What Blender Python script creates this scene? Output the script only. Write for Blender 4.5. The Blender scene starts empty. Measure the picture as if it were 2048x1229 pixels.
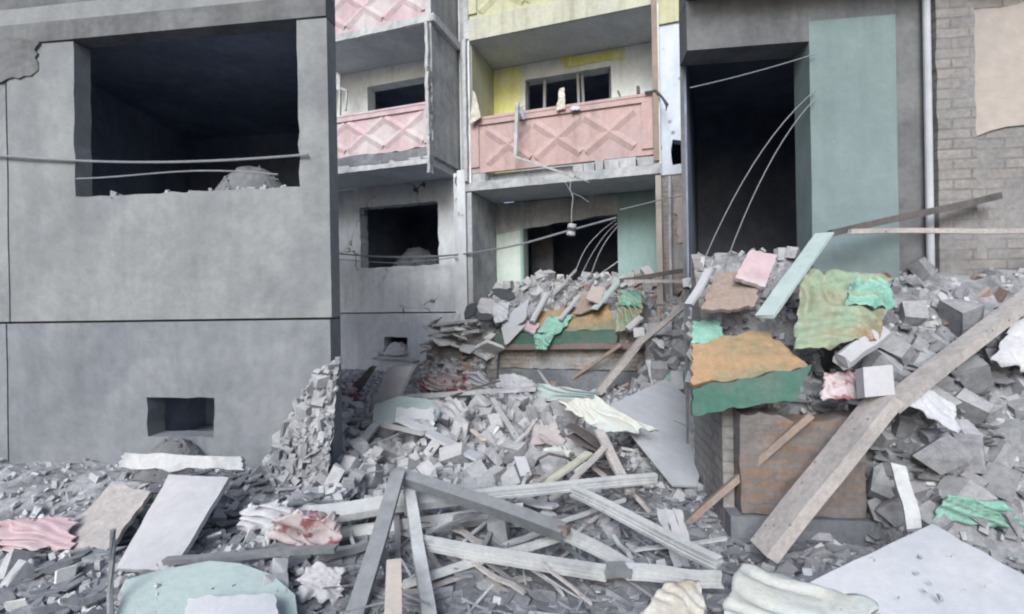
import bpy, bmesh, math, random
from mathutils import Vector, Matrix, noise, Euler
R = math.radians
random.seed(11)
sc = bpy.context.scene

# ------------------------------------------------------------------ camera
A = R(18.7); ROLL = R(1.0); F = 990.0; CX = 1024.0; CY = 600.0; EYE = 1.7
cam = bpy.data.cameras.new('camera'); camo = bpy.data.objects.new('camera', cam)
sc.collection.objects.link(camo); sc.camera = camo
cam.sensor_width = 36; cam.lens = 36 * F / 2048; cam.clip_start = 0.05; cam.clip_end = 800
cam.shift_y = -14.5 / 2048
camo.matrix_world = (Matrix.Translation((0, 0, EYE)) @ Matrix.Rotation(A, 4, 'Z')
                     @ Matrix.Rotation(R(90), 4, 'X') @ Matrix.Rotation(-ROLL, 4, 'Z'))
# ------------------------------------------------------------------ world + sun
w = bpy.data.worlds.new('World'); sc.world = w; w.use_nodes = True
nt = w.node_tree; nt.nodes.clear()
sky = nt.nodes.new('ShaderNodeTexSky'); sky.sky_type = 'NISHITA'; sky.sun_disc = False
sky.sun_elevation = R(35); sky.sun_rotation = R(177); sky.dust_density = 4.0; sky.air_density = 1.0
bg = nt.nodes.new('ShaderNodeBackground'); bg.inputs[1].default_value = 0.15
wo = nt.nodes.new('ShaderNodeOutputWorld')
nt.links.new(sky.outputs[0], bg.inputs[0]); nt.links.new(bg.outputs[0], wo.inputs[0])
sl = bpy.data.lights.new('sun', 'SUN'); sl.energy = 2.3; sl.angle = R(30); sl.color = (0.85, 0.93, 1.0)
so = bpy.data.objects.new('sun', sl); sc.collection.objects.link(so)
_el, _az = R(35), R(177)     # azimuth clockwise from +Y
_d = Vector((math.sin(_az) * math.cos(_el), math.cos(_az) * math.cos(_el), math.sin(_el)))
so.rotation_euler = _d.to_track_quat('Z', 'Y').to_euler()
sc.view_settings.view_transform = 'Standard'; sc.view_settings.look = 'None'
sc.view_settings.exposure = 0.36; sc.view_settings.gamma = 1
sc.cycles.filter_width = 2.1
sc.cycles.max_bounces = 8; sc.cycles.diffuse_bounces = 6

# ------------------------------------------------------------------ view maths (where a thing seen in the photo stands)
FW = Vector((-math.sin(A), math.cos(A), 0)); RT = Vector((math.cos(A), math.sin(A), 0))
def ray(px, py):
    u = (px - CX) / F; v = -(py - CY) / F
    c, s = math.cos(ROLL), math.sin(ROLL)
    u, v = u * c + v * s, -u * s + v * c
    return FW + RT * u + Vector((0, 0, v))
def D(px, py, t): return Vector((0, 0, EYE)) + ray(px, py) * t
def Y(px, py, y):
    d = ray(px, py); return Vector((0, 0, EYE)) + d * (y / d.y)
class Frame:
    def __init__(s, o, ang):
        s.o = Vector((o[0], o[1], 0)); s.u = Vector((math.cos(ang), math.sin(ang), 0)); s.v = Vector((-s.u.y, s.u.x, 0))
    def pt(s, a, d, z): return s.o + s.u * a + s.v * d + Vector((0, 0, z))
    def inv(s, x, y):
        q = Vector((x, y, 0)) - s.o; return q.dot(s.u), q.dot(s.v)
    def hit(s, px, py, d=0.0):
        r = ray(px, py); o = s.o + s.v * d
        t = o.dot(s.v) / r.dot(s.v); p = Vector((0, 0, EYE)) + r * t
        return (p - s.o).dot(s.u), p.z
MAIN = Frame((0, 0), 0)
c = D(663, 600, 4.25); WL = Frame((c.x, c.y), R(11.7))
c = D(1383, 600, 4.1); WR = Frame((c.x, c.y), R(11.7))

def sm(a, b, x):
    if a == b: return float(x > a)
    x = max(0, min(1, (x - a) / (b - a))); return x * x * (3 - 2 * x)
def nz(x, y, s, k=0.0): return noise.noise(Vector((x * s + k, y * s - k, k * 1.7)))
PW = WR.hit(1730, 900, -.92)[0]
def terrain(x, y):
    h = 0.05 + 0.05 * nz(x, y, 1.1, 3) + 0.03 * nz(x, y, 4, 9)
    mid = sm(3.2, 4.8, y) * (1 - 0.5 * sm(7.6, 8.4, y))
    h += mid * (0.20 + 0.13 * nz(x, y, 0.9, 5) + 0.07 * nz(x, y, 2.7, 1))
    # heap in the entrance bay of the block
    if y > 8.22 and -4.6 < x < 0.6:
        k = sm(-4.5, -2.3, x)
        top = 0.95 + 0.18 * (1 - abs(x + 3.7)) * 0
        kx = sm(-4.75, -3.3, x)
        b = 0.35 + 0.62 * kx + (0.62 + 0.42 * k) * sm(8.22, 9.1, y) * kx + 0.06 * nz(x, y, 3, 2)
        h = max(h, b)
    # slope left of the brick parapet
    if x < -3.2:
        q = 0.55 * sm(-5.3, -4.2, x) * sm(7.0, 8.2, y)
        h = max(h, 0.1 + q + 0.04 * nz(x, y, 4, 4))
    # rubble slope at the right of the bay
    q = sm(-0.8, -0.1, x) * (0.25 * sm(6.2, 7.3, y) + 0.75 * sm(7.3, 8.5, y))
    h = max(h, 0.12 + 1.6 * q + 0.08 * nz(x, y, 3, 8))
    # heap against the right wing
    a, d = WR.inv(x, y)
    if a > 0.05 and -2.2 < d < 0.25:
        if a < PW:
            if d > -0.72: h = max(h, 0.93 + 1.1 * sm(-0.75, 0.1, d) + 0.05 * nz(x, y, 5, 2))
            h2 = 0
        k = sm(PW - .15, PW + .35, a)
        h = max(h, k * (0.1 + 1.75 * sm(-1.7, 0.1, d)) + 0.06 * nz(x, y, 4, 6))
    # low heap against the left wing
    a, d = WL.inv(x, y)
    if a < 0.3 and -1.6 < d < 0.3:
        h = max(h, 0.06 + 0.22 * sm(-1.1, -0.1, d) + 0.05 * nz(x, y, 3, 7))
    return h
def T(px, py, dh=0.0):
    d = ray(px, py); t = 1.4
    while t < 14:
        p = Vector((0, 0, EYE)) + d * t
        if p.z <= terrain(p.x, p.y) + dh: return p
        t += 0.015
    return Vector((0, 0, EYE)) + d * (12 / max(d.y, .3))

# ------------------------------------------------------------------ materials
def L1(v): v /= 255.0; return v / 12.92 if v <= 0.04045 else ((v + 0.055) / 1.055) ** 2.4
def S(r, g, b, k=1.0, sat=0.72):
    m = 0.3 * r + 0.59 * g + 0.11 * b
    return tuple(L1(m + (c - m) * sat) * k for c in (r, g, b))
def mat(name, col, col2=None, scale=2.5, var=0.35, rough=0.92, bump=0.35, bscale=28, dust=0.0, rnd=0.0,
        spots=None, streak=0.0, thr=(0.42, 0.62), metal=0.0, bricks=None, crack=0.0, dcol=(0.44, 0.45, 0.465)):
    m = bpy.data.materials.new(name); m.use_nodes = True
    n = m.node_tree; N = n.nodes; K = n.links.new
    b = N['Principled BSDF']; b.inputs['Roughness'].default_value = rough; b.inputs['Metallic'].default_value = metal
    try: b.inputs['Specular IOR Level'].default_value = 0.25
    except Exception: pass
    tc = N.new('ShaderNodeTexCoord')
    def noisen(s, det=5, src=None, r=0.6):
        t = N.new('ShaderNodeTexNoise'); t.inputs['Scale'].default_value = s; t.inputs['Detail'].default_value = det
        t.inputs['Roughness'].default_value = r
        K(src if src else tc.outputs['Object'], t.inputs['Vector']); return t.outputs['Fac']
    def ramp(src, lo, hi, a=0, b_=1):
        t = N.new('ShaderNodeMapRange'); t.inputs[1].default_value = lo; t.inputs[2].default_value = hi
        t.inputs[3].default_value = a; t.inputs[4].default_value = b_; t.clamp = True; K(src, t.inputs[0]); return t.outputs[0]
    def mix(f, a, b_, mode='MIX'):
        t = N.new('ShaderNodeMix'); t.data_type = 'RGBA'; t.blend_type = mode
        if isinstance(f, float): t.inputs[0].default_value = f
        else: K(f, t.inputs[0])
        for i, q in ((6, a), (7, b_)):
            if isinstance(q, tuple): t.inputs[i].default_value = (*q, 1)
            else: K(q, t.inputs[i])
        return t.outputs[2]
    def grey(v):
        t = N.new('ShaderNodeCombineColor'); [K(v, t.inputs[i]) for i in range(3)]; return t.outputs[0]
    cur = tuple(col)
    if bricks:
        bt = N.new('ShaderNodeTexBrick'); bt.inputs['Scale'].default_value = 1.0
        mp = N.new('ShaderNodeMapping'); mp.inputs['Rotation'].default_value = (R(90), 0, 0)
        K(tc.outputs['Object'], mp.inputs['Vector']); K(mp.outputs[0], bt.inputs['Vector'])
        bt.inputs['Color1'].default_value = (*col, 1); bt.inputs['Color2'].default_value = (*(bricks), 1)
        bt.inputs['Mortar'].default_value = (0.16, 0.16, 0.165, 1)
        bt.inputs['Brick Width'].default_value = 0.26; bt.inputs['Row Height'].default_value = 0.078
        bt.inputs['Mortar Size'].default_value = 0.010; bt.inputs['Mortar Smooth'].default_value = 0.4
        cur = bt.outputs[0]
    if col2: cur = mix(ramp(noisen(scale, 6), *thr), cur, tuple(col2))
    v = ramp(noisen(scale * 0.55, 8, r=0.7), 0.25, 0.75, 1 - var, 1 + var * 0.55)
    cur = mix(1.0, cur, grey(v), 'MULTIPLY')
    v = ramp(noisen(scale * 9, 4), 0.3, 0.7, 1 - var * 0.45, 1 + var * 0.35)
    cur = mix(1.0, cur, grey(v), 'MULTIPLY')
    if streak:
        mp = N.new('ShaderNodeMapping'); mp.inputs['Scale'].default_value = (1, 1, 0.12)
        K(tc.outputs['Object'], mp.inputs['Vector'])
        v = ramp(noisen(5, 5, mp.outputs[0]), 0.45, 0.75, 1, 1 - streak)
        cur = mix(1.0, cur, grey(v), 'MULTIPLY')
    if spots:
        vo = N.new('ShaderNodeTexVoronoi'); vo.inputs['Scale'].default_value = spots[1]
        K(tc.outputs['Object'], vo.inputs['Vector'])
        f = ramp(vo.outputs['Distance'], 0.0, spots[2], 1, 0)
        cur = mix(f, cur, tuple(spots[0]))
    if crack:
        vo = N.new('ShaderNodeTexVoronoi'); vo.feature = 'DISTANCE_TO_EDGE'; vo.inputs['Scale'].default_value = crack
        nn = N.new('ShaderNodeTexNoise'); nn.inputs['Scale'].default_value = 4; K(tc.outputs['Object'], nn.inputs['Vector'])
        vm = mix(0.35, tc.outputs['Object'], nn.outputs['Color']); K(vm, vo.inputs['Vector'])
        f = ramp(vo.outputs['Distance'], 0.004, 0.016, 1, 0)
        g = N.new('ShaderNodeMath'); g.operation = 'MULTIPLY'; K(f, g.inputs[0]); K(ramp(noisen(0.9, 2), 0.5, 0.6), g.inputs[1])
        cur = mix(g.outputs[0], cur, (0.08, 0.08, 0.085))
    if rnd:
        oi = N.new('ShaderNodeObjectInfo'); ge = N.new('ShaderNodeNewGeometry')
        ad = N.new('ShaderNodeMath'); ad.operation = 'ADD'; K(oi.outputs['Random'], ad.inputs[0]); K(ge.outputs['Random Per Island'], ad.inputs[1])
        fr = N.new('ShaderNodeMath'); fr.operation = 'FRACT'; K(ad.outputs[0], fr.inputs[0])
        cur = mix(1.0, cur, grey(ramp(fr.outputs[0], 0, 1, 1 - rnd, 1 + rnd * 0.6)), 'MULTIPLY')
    if dust:
        ge = N.new('ShaderNodeNewGeometry'); sx = N.new('ShaderNodeSeparateXYZ'); K(ge.outputs['Normal'], sx.inputs[0])
        f = ramp(sx.outputs[2], 0.15, 0.85, 0, dust)
        g = N.new('ShaderNodeMath'); g.operation = 'MULTIPLY'; K(f, g.inputs[0]); K(ramp(noisen(7, 5), 0.3, 0.55, 0.35, 1), g.inputs[1])
        cur = mix(g.outputs[0], cur, dcol)
    if isinstance(cur, tuple): b.inputs['Base Color'].default_value = (*cur, 1)
    else: K(cur, b.inputs['Base Color'])
    if bump:
        bp = N.new('ShaderNodeBump'); bp.inputs['Strength'].default_value = bump; bp.inputs['Distance'].default_value = 0.02
        K(noisen(bscale, 8, r=0.7), bp.inputs['Height']); K(bp.outputs[0], b.inputs['Normal'])
    return m
M = {}
M['wingwall'] = mat('wing_panel', S(134, 141, 145), S(118, 125, 131), 1.3, 0.2, streak=0.14, bump=0.5, spots=((0.12, 0.12, 0.125), 4.2, 0.05))  # darker copy of the panel tone, offsetting stronger light on the near wings
M['wingbase'] = mat('wing_plinth', S(122, 129, 138), S(106, 114, 124), 1.3, 0.22, streak=0.15, bump=0.35)  # plinth tone darkened likewise against the bright light on the wings
M['wingconc'] = mat('wing_concrete', S(112, 116, 120), S(92, 96, 102), 2.0, 0.25, streak=0.3, bump=0.4)  # concrete tone darkened likewise for the brightly lit wings
M['wall'] = mat('grey_panel', S(200, 207, 214), S(182, 190, 198), 1.1, 0.16, crack=0.8, streak=0.22, bump=0.3, spots=((0.17, 0.17, 0.175), 2.6, 0.045))  # brighter copy of the panel tone, offsetting shade on the far facade
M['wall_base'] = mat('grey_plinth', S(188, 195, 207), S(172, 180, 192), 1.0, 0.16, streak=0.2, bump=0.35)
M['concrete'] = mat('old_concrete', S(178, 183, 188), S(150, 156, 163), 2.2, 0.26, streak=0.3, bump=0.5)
M['concrete_dk'] = mat('dark_concrete', S(118, 124, 132), S(96, 102, 112), 2.2, 0.28, streak=0.25, bump=0.5)
M['slabunder'] = mat('lightened_slab', S(196, 201, 208), S(176, 182, 191), 1.5, 0.2, bump=0.3)  # tone raised to make up for shade under the balcony slabs
M['pink'] = mat('pink_paint', S(182, 150, 148), S(170, 146, 146), 1.6, 0.16, streak=0.25, bump=0.25, spots=((0.33, 0.30, 0.30), 3.1, 0.05))
M['pinkpale'] = mat('faded_pink_paint', S(182, 156, 165), S(180, 172, 177), 1.4, 0.14, streak=0.25, bump=0.25, thr=(0.5, 0.6))
M['yellow'] = mat('yellow_paint', S(178, 181, 142), S(168, 173, 148), 1.3, 0.16, streak=0.25, bump=0.2)
M['yellowwall'] = mat('yellow_green_plaster', S(232, 232, 110), S(220, 226, 170), 1.5, 0.18, streak=0.2, bump=0.2)
M['cream'] = mat('cream_fascia', S(178, 181, 160), S(170, 174, 160), 1.8, 0.18, streak=0.35, bump=0.3)
M['pale'] = mat('pale_plaster', S(226, 234, 238), S(208, 218, 218), 1.5, 0.18, streak=0.2, bump=0.25)  # tone raised to make up for shade in the balcony recesses
M['bluewall'] = mat('pale_blue_wall', S(186, 198, 216), S(174, 188, 206), 1.2, 0.12, streak=0.15, bump=0.25, spots=((0.05, 0.07, 0.09), 2.8, 0.13))
M['wingturq'] = mat('wing_turquoise', S(112, 134, 137), S(104, 127, 130), 1.5, 0.14, streak=0.15, bump=0.2, spots=((0.2, 0.24, 0.23), 3, 0.05))  # turquoise darkened likewise for the brightly lit wing
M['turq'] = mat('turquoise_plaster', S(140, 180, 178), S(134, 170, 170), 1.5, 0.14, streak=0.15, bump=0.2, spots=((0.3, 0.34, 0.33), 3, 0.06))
M['mint'] = mat('mint_plaster', S(180, 206, 190), S(200, 214, 210), 1.5, 0.15, streak=0.15, bump=0.2)
M['beige'] = mat('beige_plaster', S(166, 157, 150), S(154, 147, 143), 1.5, 0.15, bump=0.3)
M['hazedark'] = mat('haze_lifted_interior', S(140, 150, 168, 1, 1), S(118, 128, 148, 1, 1), 1.2, 0.3, bump=0.2)  # bluish tone raised so the room blacks look lifted by haze
M['brick'] = mat('dusty_brick', S(150, 138, 130), S(142, 144, 147), 2.6, 0.35, bump=0.8, bscale=18, bricks=S(148, 134, 124), thr=(0.44, 0.56))
M['brickdark'] = mat('dirty_dark_brick', S(122, 112, 108), S(108, 106, 108), 2.6, 0.3, bump=0.9, bscale=16, bricks=S(132, 108, 94), crack=1.2)
M['brickgrey'] = mat('grey_dusty_brick', S(142, 138, 134), S(130, 130, 132), 2.6, 0.35, bump=0.9, bscale=16, bricks=S(128, 128, 130))
M['rubble'] = mat('rubble_dust', S(152, 156, 163), S(118, 122, 131), 5, 0.45, bump=1.0, bscale=22)
M['chunk'] = mat('broken_concrete', S(174, 178, 184), S(150, 155, 163), 5, 0.24, bump=0.6, bscale=30, dust=0.5, rnd=0.22)
M['chunkdk'] = mat('dark_broken_concrete', S(154, 158, 166), S(128, 132, 142), 5, 0.3, bump=0.6, bscale=30, dust=0.35, rnd=0.3)
M['brickc'] = mat('broken_brick_red', S(160, 122, 108), S(148, 138, 134), 5, 0.3, bump=0.6, dust=0.55, rnd=0.35)
M['flake'] = mat('slate_flakes', S(118, 123, 133), S(96, 102, 113), 6, 0.35, bump=0.5, dust=0.22, rnd=0.45)
M['plasterc'] = mat('broken_plaster', S(196, 199, 202), S(172, 178, 182), 5, 0.2, bump=0.4, rnd=0.2)
M['alu'] = mat('dusty_white_profile', S(174, 180, 184), S(140, 146, 152), 4, 0.22, rough=0.6, bump=0.25, dust=0.3, dcol=(0.5, 0.52, 0.53))
M['aludk'] = mat('grey_metal_profile', S(120, 127, 134), S(98, 106, 114), 3, 0.25, rough=0.5, bump=0.2, dust=0.25, metal=0.2)
M['rust'] = mat('rusted_metal', S(124, 100, 96), S(108, 104, 106), 6, 0.3, rough=0.8)
M['woodp'] = mat('pale_new_wood', S(204, 190, 178), S(190, 178, 168), 3, 0.15, bump=0.3, bscale=14)
M['wood'] = mat('weathered_wood', S(172, 167, 166), S(150, 147, 147), 4, 0.3, bump=0.5, spots=((0.10, 0.09, 0.09), 13, 0.16))
M['woodbr'] = mat('brown_wood', S(150, 130, 118), S(136, 122, 114), 4, 0.3, bump=0.5)
M['wooddk'] = mat('dark_wood', S(98, 92, 92), S(80, 78, 82), 4, 0.3, bump=0.4)
M['board'] = mat('grey_board', S(172, 178, 188), S(158, 166, 177), 2, 0.12, bump=0.2, bscale=40, rough=0.75)
M['boardw'] = mat('off_white_board', S(170, 172, 180), S(156, 159, 167), 2, 0.12, bump=0.2)
M['boardp'] = mat('pinkish_board', S(162, 152, 158), S(158, 160, 166), 3, 0.2, bump=0.3)
M['turqslab'] = mat('turquoise_slab', S(160, 182, 182), S(146, 168, 170), 2, 0.12, bump=0.3)
M['insul'] = mat('crumpled_white_sheet', S(184, 188, 182), S(166, 180, 182), 3, 0.15, bump=0.7, bscale=9, spots=((0.2, 0.2, 0.2), 6, 0.05))
M['green'] = mat('green_painted', S(58, 108, 94), S(84, 104, 98), 3, 0.25, bump=0.25)
M['orange'] = mat('orange_faded_fabric', S(168, 132, 92), S(116, 118, 92), 2.2, 0.28, bump=0.3)
M['cloth_t'] = mat('turquoise_cloth', S(124, 182, 166), S(96, 156, 140), 6, 0.3, bump=0.5)
M['cloth_g'] = mat('green_yellow_cloth', S(132, 158, 132), S(146, 128, 100), 3, 0.3, bump=0.5)
M['cloth_w'] = mat('white_cloth', S(182, 186, 196), S(162, 167, 178), 5, 0.2, bump=0.5)
M['cloth_p'] = mat('pink_red_cloth', S(186, 172, 178), S(146, 84, 92), 5, 0.2, bump=0.5, thr=(0.5, 0.56))
M['cloth_y'] = mat('cream_cloth', S(192, 190, 182), S(168, 158, 136), 5, 0.25, bump=0.5)
M['cable'] = mat('dusty_cable', S(120, 126, 134), None, 8, 0.2, bump=0)
M['dark'] = mat('dark_sheet', S(74, 82, 88), S(62, 68, 76), 4, 0.25, bump=0.3)
M['asph'] = mat('packed_ground', S(110, 113, 118), S(92, 96, 102), 1.5, 0.3, bump=0.8)

# ------------------------------------------------------------------ mesh helpers
class MB:
    def __init__(s): s.v = []; s.f = []
    def add(s, vs, fs):
        k = len(s.v); s.v += [Vector(p) for p in vs]; s.f += [tuple(i + k for i in f) for f in fs]; return s
    def box(s, fr, a0, a1, d0, d1, z0, z1):
        vs = [fr.pt(a, d, z) for z in (z0, z1) for d in (d0, d1) for a in (a0, a1)]
        return s.add(vs, [(0, 2, 3, 1), (4, 5, 7, 6), (0, 1, 5, 4), (2, 6, 7, 3), (0, 4, 6, 2), (1, 3, 7, 5)])
    def bar(s, p0, p1, prof, up=Vector((0, 0, 1)), segs=6, bend=0.0, roll=0.0, seed=0):
        p0, p1 = Vector(p0), Vector(p1); d = (p1 - p0).normalized()
        sd = d.cross(up)
        if sd.length < 1e-3: sd = d.cross(Vector((1, 0, 0)))
        sd.normalize(); u2 = sd.cross(d).normalized()
        if roll:
            q = Matrix.Rotation(roll, 3, d); sd = q @ sd; u2 = q @ u2
        n = len(prof); vs = []
        for i in range(segs + 1):
            t = i / segs; c = p0.lerp(p1, t)
            c += (sd * nz(t * 2.2, seed, 1, 1) + u2 * nz(t * 2.1, seed, 1, 7)) * bend
            for k, (a, b) in enumerate(prof):
                e = 0.0
                if i in (0, segs): e = 0.02 * nz(k * 1.3, seed, 1.7, i + 2.0)
                vs.append(c + sd * a + u2 * b + d * e)
        fs = [tuple(range(n)), tuple(reversed(range(segs * n, segs * n + n)))]
        for i in range(segs):
            for k in range(n):
                a, b = i * n + k, i * n + (k + 1) % n
                fs.append((b, a, a + n, b + n))
        return s.add(vs, fs)
    def tube(s, pts, r, n=6):
        pts = [Vector(p) for p in pts]; vs = []; fs = []
        for i, p in enumerate(pts):
            d = (pts[min(i + 1, len(pts) - 1)] - pts[max(i - 1, 0)]).normalized()
            a = d.cross(Vector((0.13, 0.2, 1))); a.normalize(); b = d.cross(a)
            rr = r[i] if isinstance(r, (list, tuple)) else r
            for k in range(n):
                t = 2 * math.pi * k / n; vs.append(p + a * math.cos(t) * rr + b * math.sin(t) * rr)
        for i in range(len(pts) - 1):
            for k in range(n):
                q = i * n + k; e = i * n + (k + 1) % n; fs.append((q, e, e + n, q + n))
        fs.append(tuple(reversed(range(n)))); fs.append(tuple(range(len(pts) * n - n, len(pts) * n)))
        return s.add(vs, fs)
    def sheet(s, c00, c10, c11, c01, nx=14, ny=10, th=0.02, amp=0.0, ns=3.0, edge=0.0, seed=0, sag=0.0, fold=0.0):
        c00, c10, c11, c01 = map(Vector, (c00, c10, c11, c01))
        nrm = (c10 - c00).cross(c01 - c00).normalized()
        top = []; 
        eu = (c10 - c00).normalized(); ev = (c01 - c00).normalized()
        for j in range(ny + 1):
            for i in range(nx + 1):
                u, v = i / nx, j / ny
                p = c00.lerp(c10, u).lerp(c01.lerp(c11, u), v)
                if edge:
                    k1 = edge * nz(u * 5, v * 5, 1.3, seed); k2 = edge * nz(u * 5, v * 5, 1.3, seed + 4)
                    k3 = edge * 0.22 * nz(u * 5, v * 5, 4.3, seed)
                    if i in (0, nx): p = p + eu * (k1 + k3) * (1 if i else -1)
                    if j in (0, ny): p = p + ev * (k2 + k3) * (1 if j else -1)
                p = p + nrm * (amp * (nz(p.x * ns + p.z * ns * 0.7, p.y * ns - p.z * 0.4 * ns, 1, seed) + 0.4 * nz(p.x * ns * 3, p.y * ns * 3 + p.z * ns * 3, 1, seed + 1)) - sag * 4 * u * (1 - u))
                if fold:
                    w_ = 5.0 * nz(u * 1.6, v * 1.6, 1, seed + 2)
                    f_ = math.sin(u * 6 + v * 9 + w_)
                    p = p + nrm * fold * (abs(f_) - .4)
                top.append(p)
        N_ = len(top); W = nx + 1
        vs = top + [p - nrm * th for p in top]; fs = []
        for j in range(ny):
            for i in range(nx):
                a = j * W + i; fs.append((a, a + 1, a + W + 1, a + W)); fs.append((a + N_, a + W + N_, a + W + 1 + N_, a + 1 + N_))
        bd = [i for i in range(nx)] + [W * j + nx for j in range(ny)] + [W * ny + i for i in range(nx, 0, -1)] + [W * j for j in range(ny, 0, -1)]
        for k in range(len(bd)):
            a, b = bd[k], bd[(k + 1) % len(bd)]; fs.append((b, a, a + N_, b + N_))
        return s.add(vs, fs)
    def poly(s, pts, th, nrm=None):
        pts = [Vector(p) for p in pts]; n = len(pts)
        if nrm is None: nrm = (pts[1] - pts[0]).cross(pts[2] - pts[0]).normalized()
        vs = pts + [p - nrm * th for p in pts]
        fs = [tuple(range(n)), tuple(reversed(range(n, 2 * n)))] + [((i + 1) % n, i, i + n, (i + 1) % n + n) for i in range(n)]
        return s.add(vs, fs)
    def wall(s, fr, a0, a1, z0, z1, d, th, holes=(), cell=0.12, rough=0.0, seed=0, top=0.0):
        def cuts(lo, hi, ex):
            c = sorted({lo, hi, *[e for e in ex if lo < e < hi]}); o = []
            for p, q in zip(c, c[1:]):
                n = max(1, round((q - p) / cell)); o += [p + (q - p) * k / n for k in range(n)]
            return o + [hi]
        xs = cuts(a0, a1, [h[i] for h in holes for i in (0, 1)]); zs = cuts(z0, z1, [h[i] for h in holes for i in (2, 3)])
        def solid(i, j):
            if not (0 <= i < len(xs) - 1 and 0 <= j < len(zs) - 1): return False
            x, z = (xs[i] + xs[i + 1]) / 2, (zs[j] + zs[j + 1]) / 2
            return not any(h[0] < x < h[1] and h[2] < z < h[3] for h in holes)
        idx = {}; vs = []; fs = []
        def V(i, j, k):
            if (i, j, k) not in idx:
                x, z = xs[i], zs[j]; dd = d + k * th
                inner = any(h[0] - 1e-5 <= x <= h[1] + 1e-5 and h[2] - 1e-5 <= z <= h[3] + 1e-5 for h in holes)
                if inner and rough:
                    x += rough * noise.noise(Vector((x * 7, z * 7, seed))) * 1.6; z += rough * noise.noise(Vector((x * 7, z * 7, seed + 9))) * 1.6
                if top and j == len(zs) - 1: z += top * (noise.noise(Vector((x * 3, 0, seed))) + 0.6 * noise.noise(Vector((x * 11, 0, seed))))
                if k == 0: dd += 0.006 * noise.noise(Vector((x * 1.5, z * 1.5, seed + 3)))
                idx[i, j, k] = len(vs); vs.append(fr.pt(x, dd, z))
            return idx[i, j, k]
        for i in range(len(xs) - 1):
            for j in range(len(zs) - 1):
                if not solid(i, j): continue
                fs.append((V(i, j, 0), V(i + 1, j, 0), V(i + 1, j + 1, 0), V(i, j + 1, 0)))
                fs.append((V(i, j, 1), V(i, j + 1, 1), V(i + 1, j + 1, 1), V(i + 1, j, 1)))
                if not solid(i - 1, j): fs.append((V(i, j, 0), V(i, j + 1, 0), V(i, j + 1, 1), V(i, j, 1)))
                if not solid(i + 1, j): fs.append((V(i + 1, j, 0), V(i + 1, j, 1), V(i + 1, j + 1, 1), V(i + 1, j + 1, 0)))
                if not solid(i, j - 1): fs.append((V(i, j, 0), V(i, j, 1), V(i + 1, j, 1), V(i + 1, j, 0)))
                if not solid(i, j + 1): fs.append((V(i, j + 1, 0), V(i + 1, j + 1, 0), V(i + 1, j + 1, 1), V(i, j + 1, 1)))
        return s.add(vs, fs)
    def room(s, fr, a0, a1, d0, d1, z0, z1):   # a room: five thin walls, open at the front
        t = 0.06
        s.box(fr, a0 - t, a1 + t, d1, d1 + t, z0 - t, z1 + t)
        s.box(fr, a0 - t, a0, d0, d1 - .001, z0, z1); s.box(fr, a1, a1 + t, d0, d1 - .001, z0, z1)
        s.box(fr, a0 - t, a1 + t, d0, d1 - .001, z0 - t, z0 - .001); s.box(fr, a0 - t, a1 + t, d0, d1 - .001, z1 + .001, z1 + t)
        return s
    def taper_room(s, fr, fa, fb, d0, ba_, bb, d1, z0, z1):   # room narrowing to the back
        P = [(fa, d0), (fb, d0), (bb, d1), (ba_, d1)]; t = .05
        lo = [fr.pt(a, d, z0) for a, d in P]; hi = [fr.pt(a, d, z1) for a, d in P]
        Z = Vector((0, 0, t))
        s.poly(lo, t, Vector((0, 0, 1))); s.poly([p + Z for p in hi], t, Vector((0, 0, 1)))
        for i, j in ((1, 2), (2, 3), (3, 0)):
            n = (lo[j] - lo[i]).cross(Vector((0, 0, 1))).normalized()
            s.poly([lo[i], lo[j], hi[j], hi[i]], -t, n)
        return s
    def hull(s, h, mtx):
        vs, fs = h; return s.add([mtx @ v for v in vs], fs)
    def rough(s, amp, sc_=3.0, seed=0):
        for p in s.v: p += noise.noise_vector(p * sc_ + Vector((seed, 0, 0))) * amp
        return s
def smooth(o):
    for p in o.data.polygons: p.use_smooth = True
    return o
def build(name, mb, m, parent=None, origin=None):
    me = bpy.data.meshes.new(name)
    if origin is None:
        xs = [v.x for v in mb.v]; ys = [v.y for v in mb.v]; zs = [v.z for v in mb.v]
        origin = Vector(((min(xs) + max(xs)) / 2, (min(ys) + max(ys)) / 2, min(zs)))
    me.from_pydata([v - origin for v in mb.v], [], mb.f); me.materials.append(M[m] if isinstance(m, str) else m)
    me.update(); o = bpy.data.objects.new(name, me); sc.collection.objects.link(o)
    if parent:
        o.parent = parent; o.location = origin - wloc(parent)
    else: o.location = origin
    return o
def wloc(o):
    l = o.location.copy()
    while o.parent: o = o.parent; l += o.location
    return l
def tag(o, label, cat, group=None, kind=None):
    o['label'] = label; o['category'] = cat
    if group: o['group'] = group
    if kind: o['kind'] = kind
    return o
def thing(name, loc, label, cat, group=None):
    o = bpy.data.objects.new(name, None); sc.collection.objects.link(o); o.location = loc
    return tag(o, label, cat, group)
def lab(o, label): o['label'] = label; return o

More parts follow.
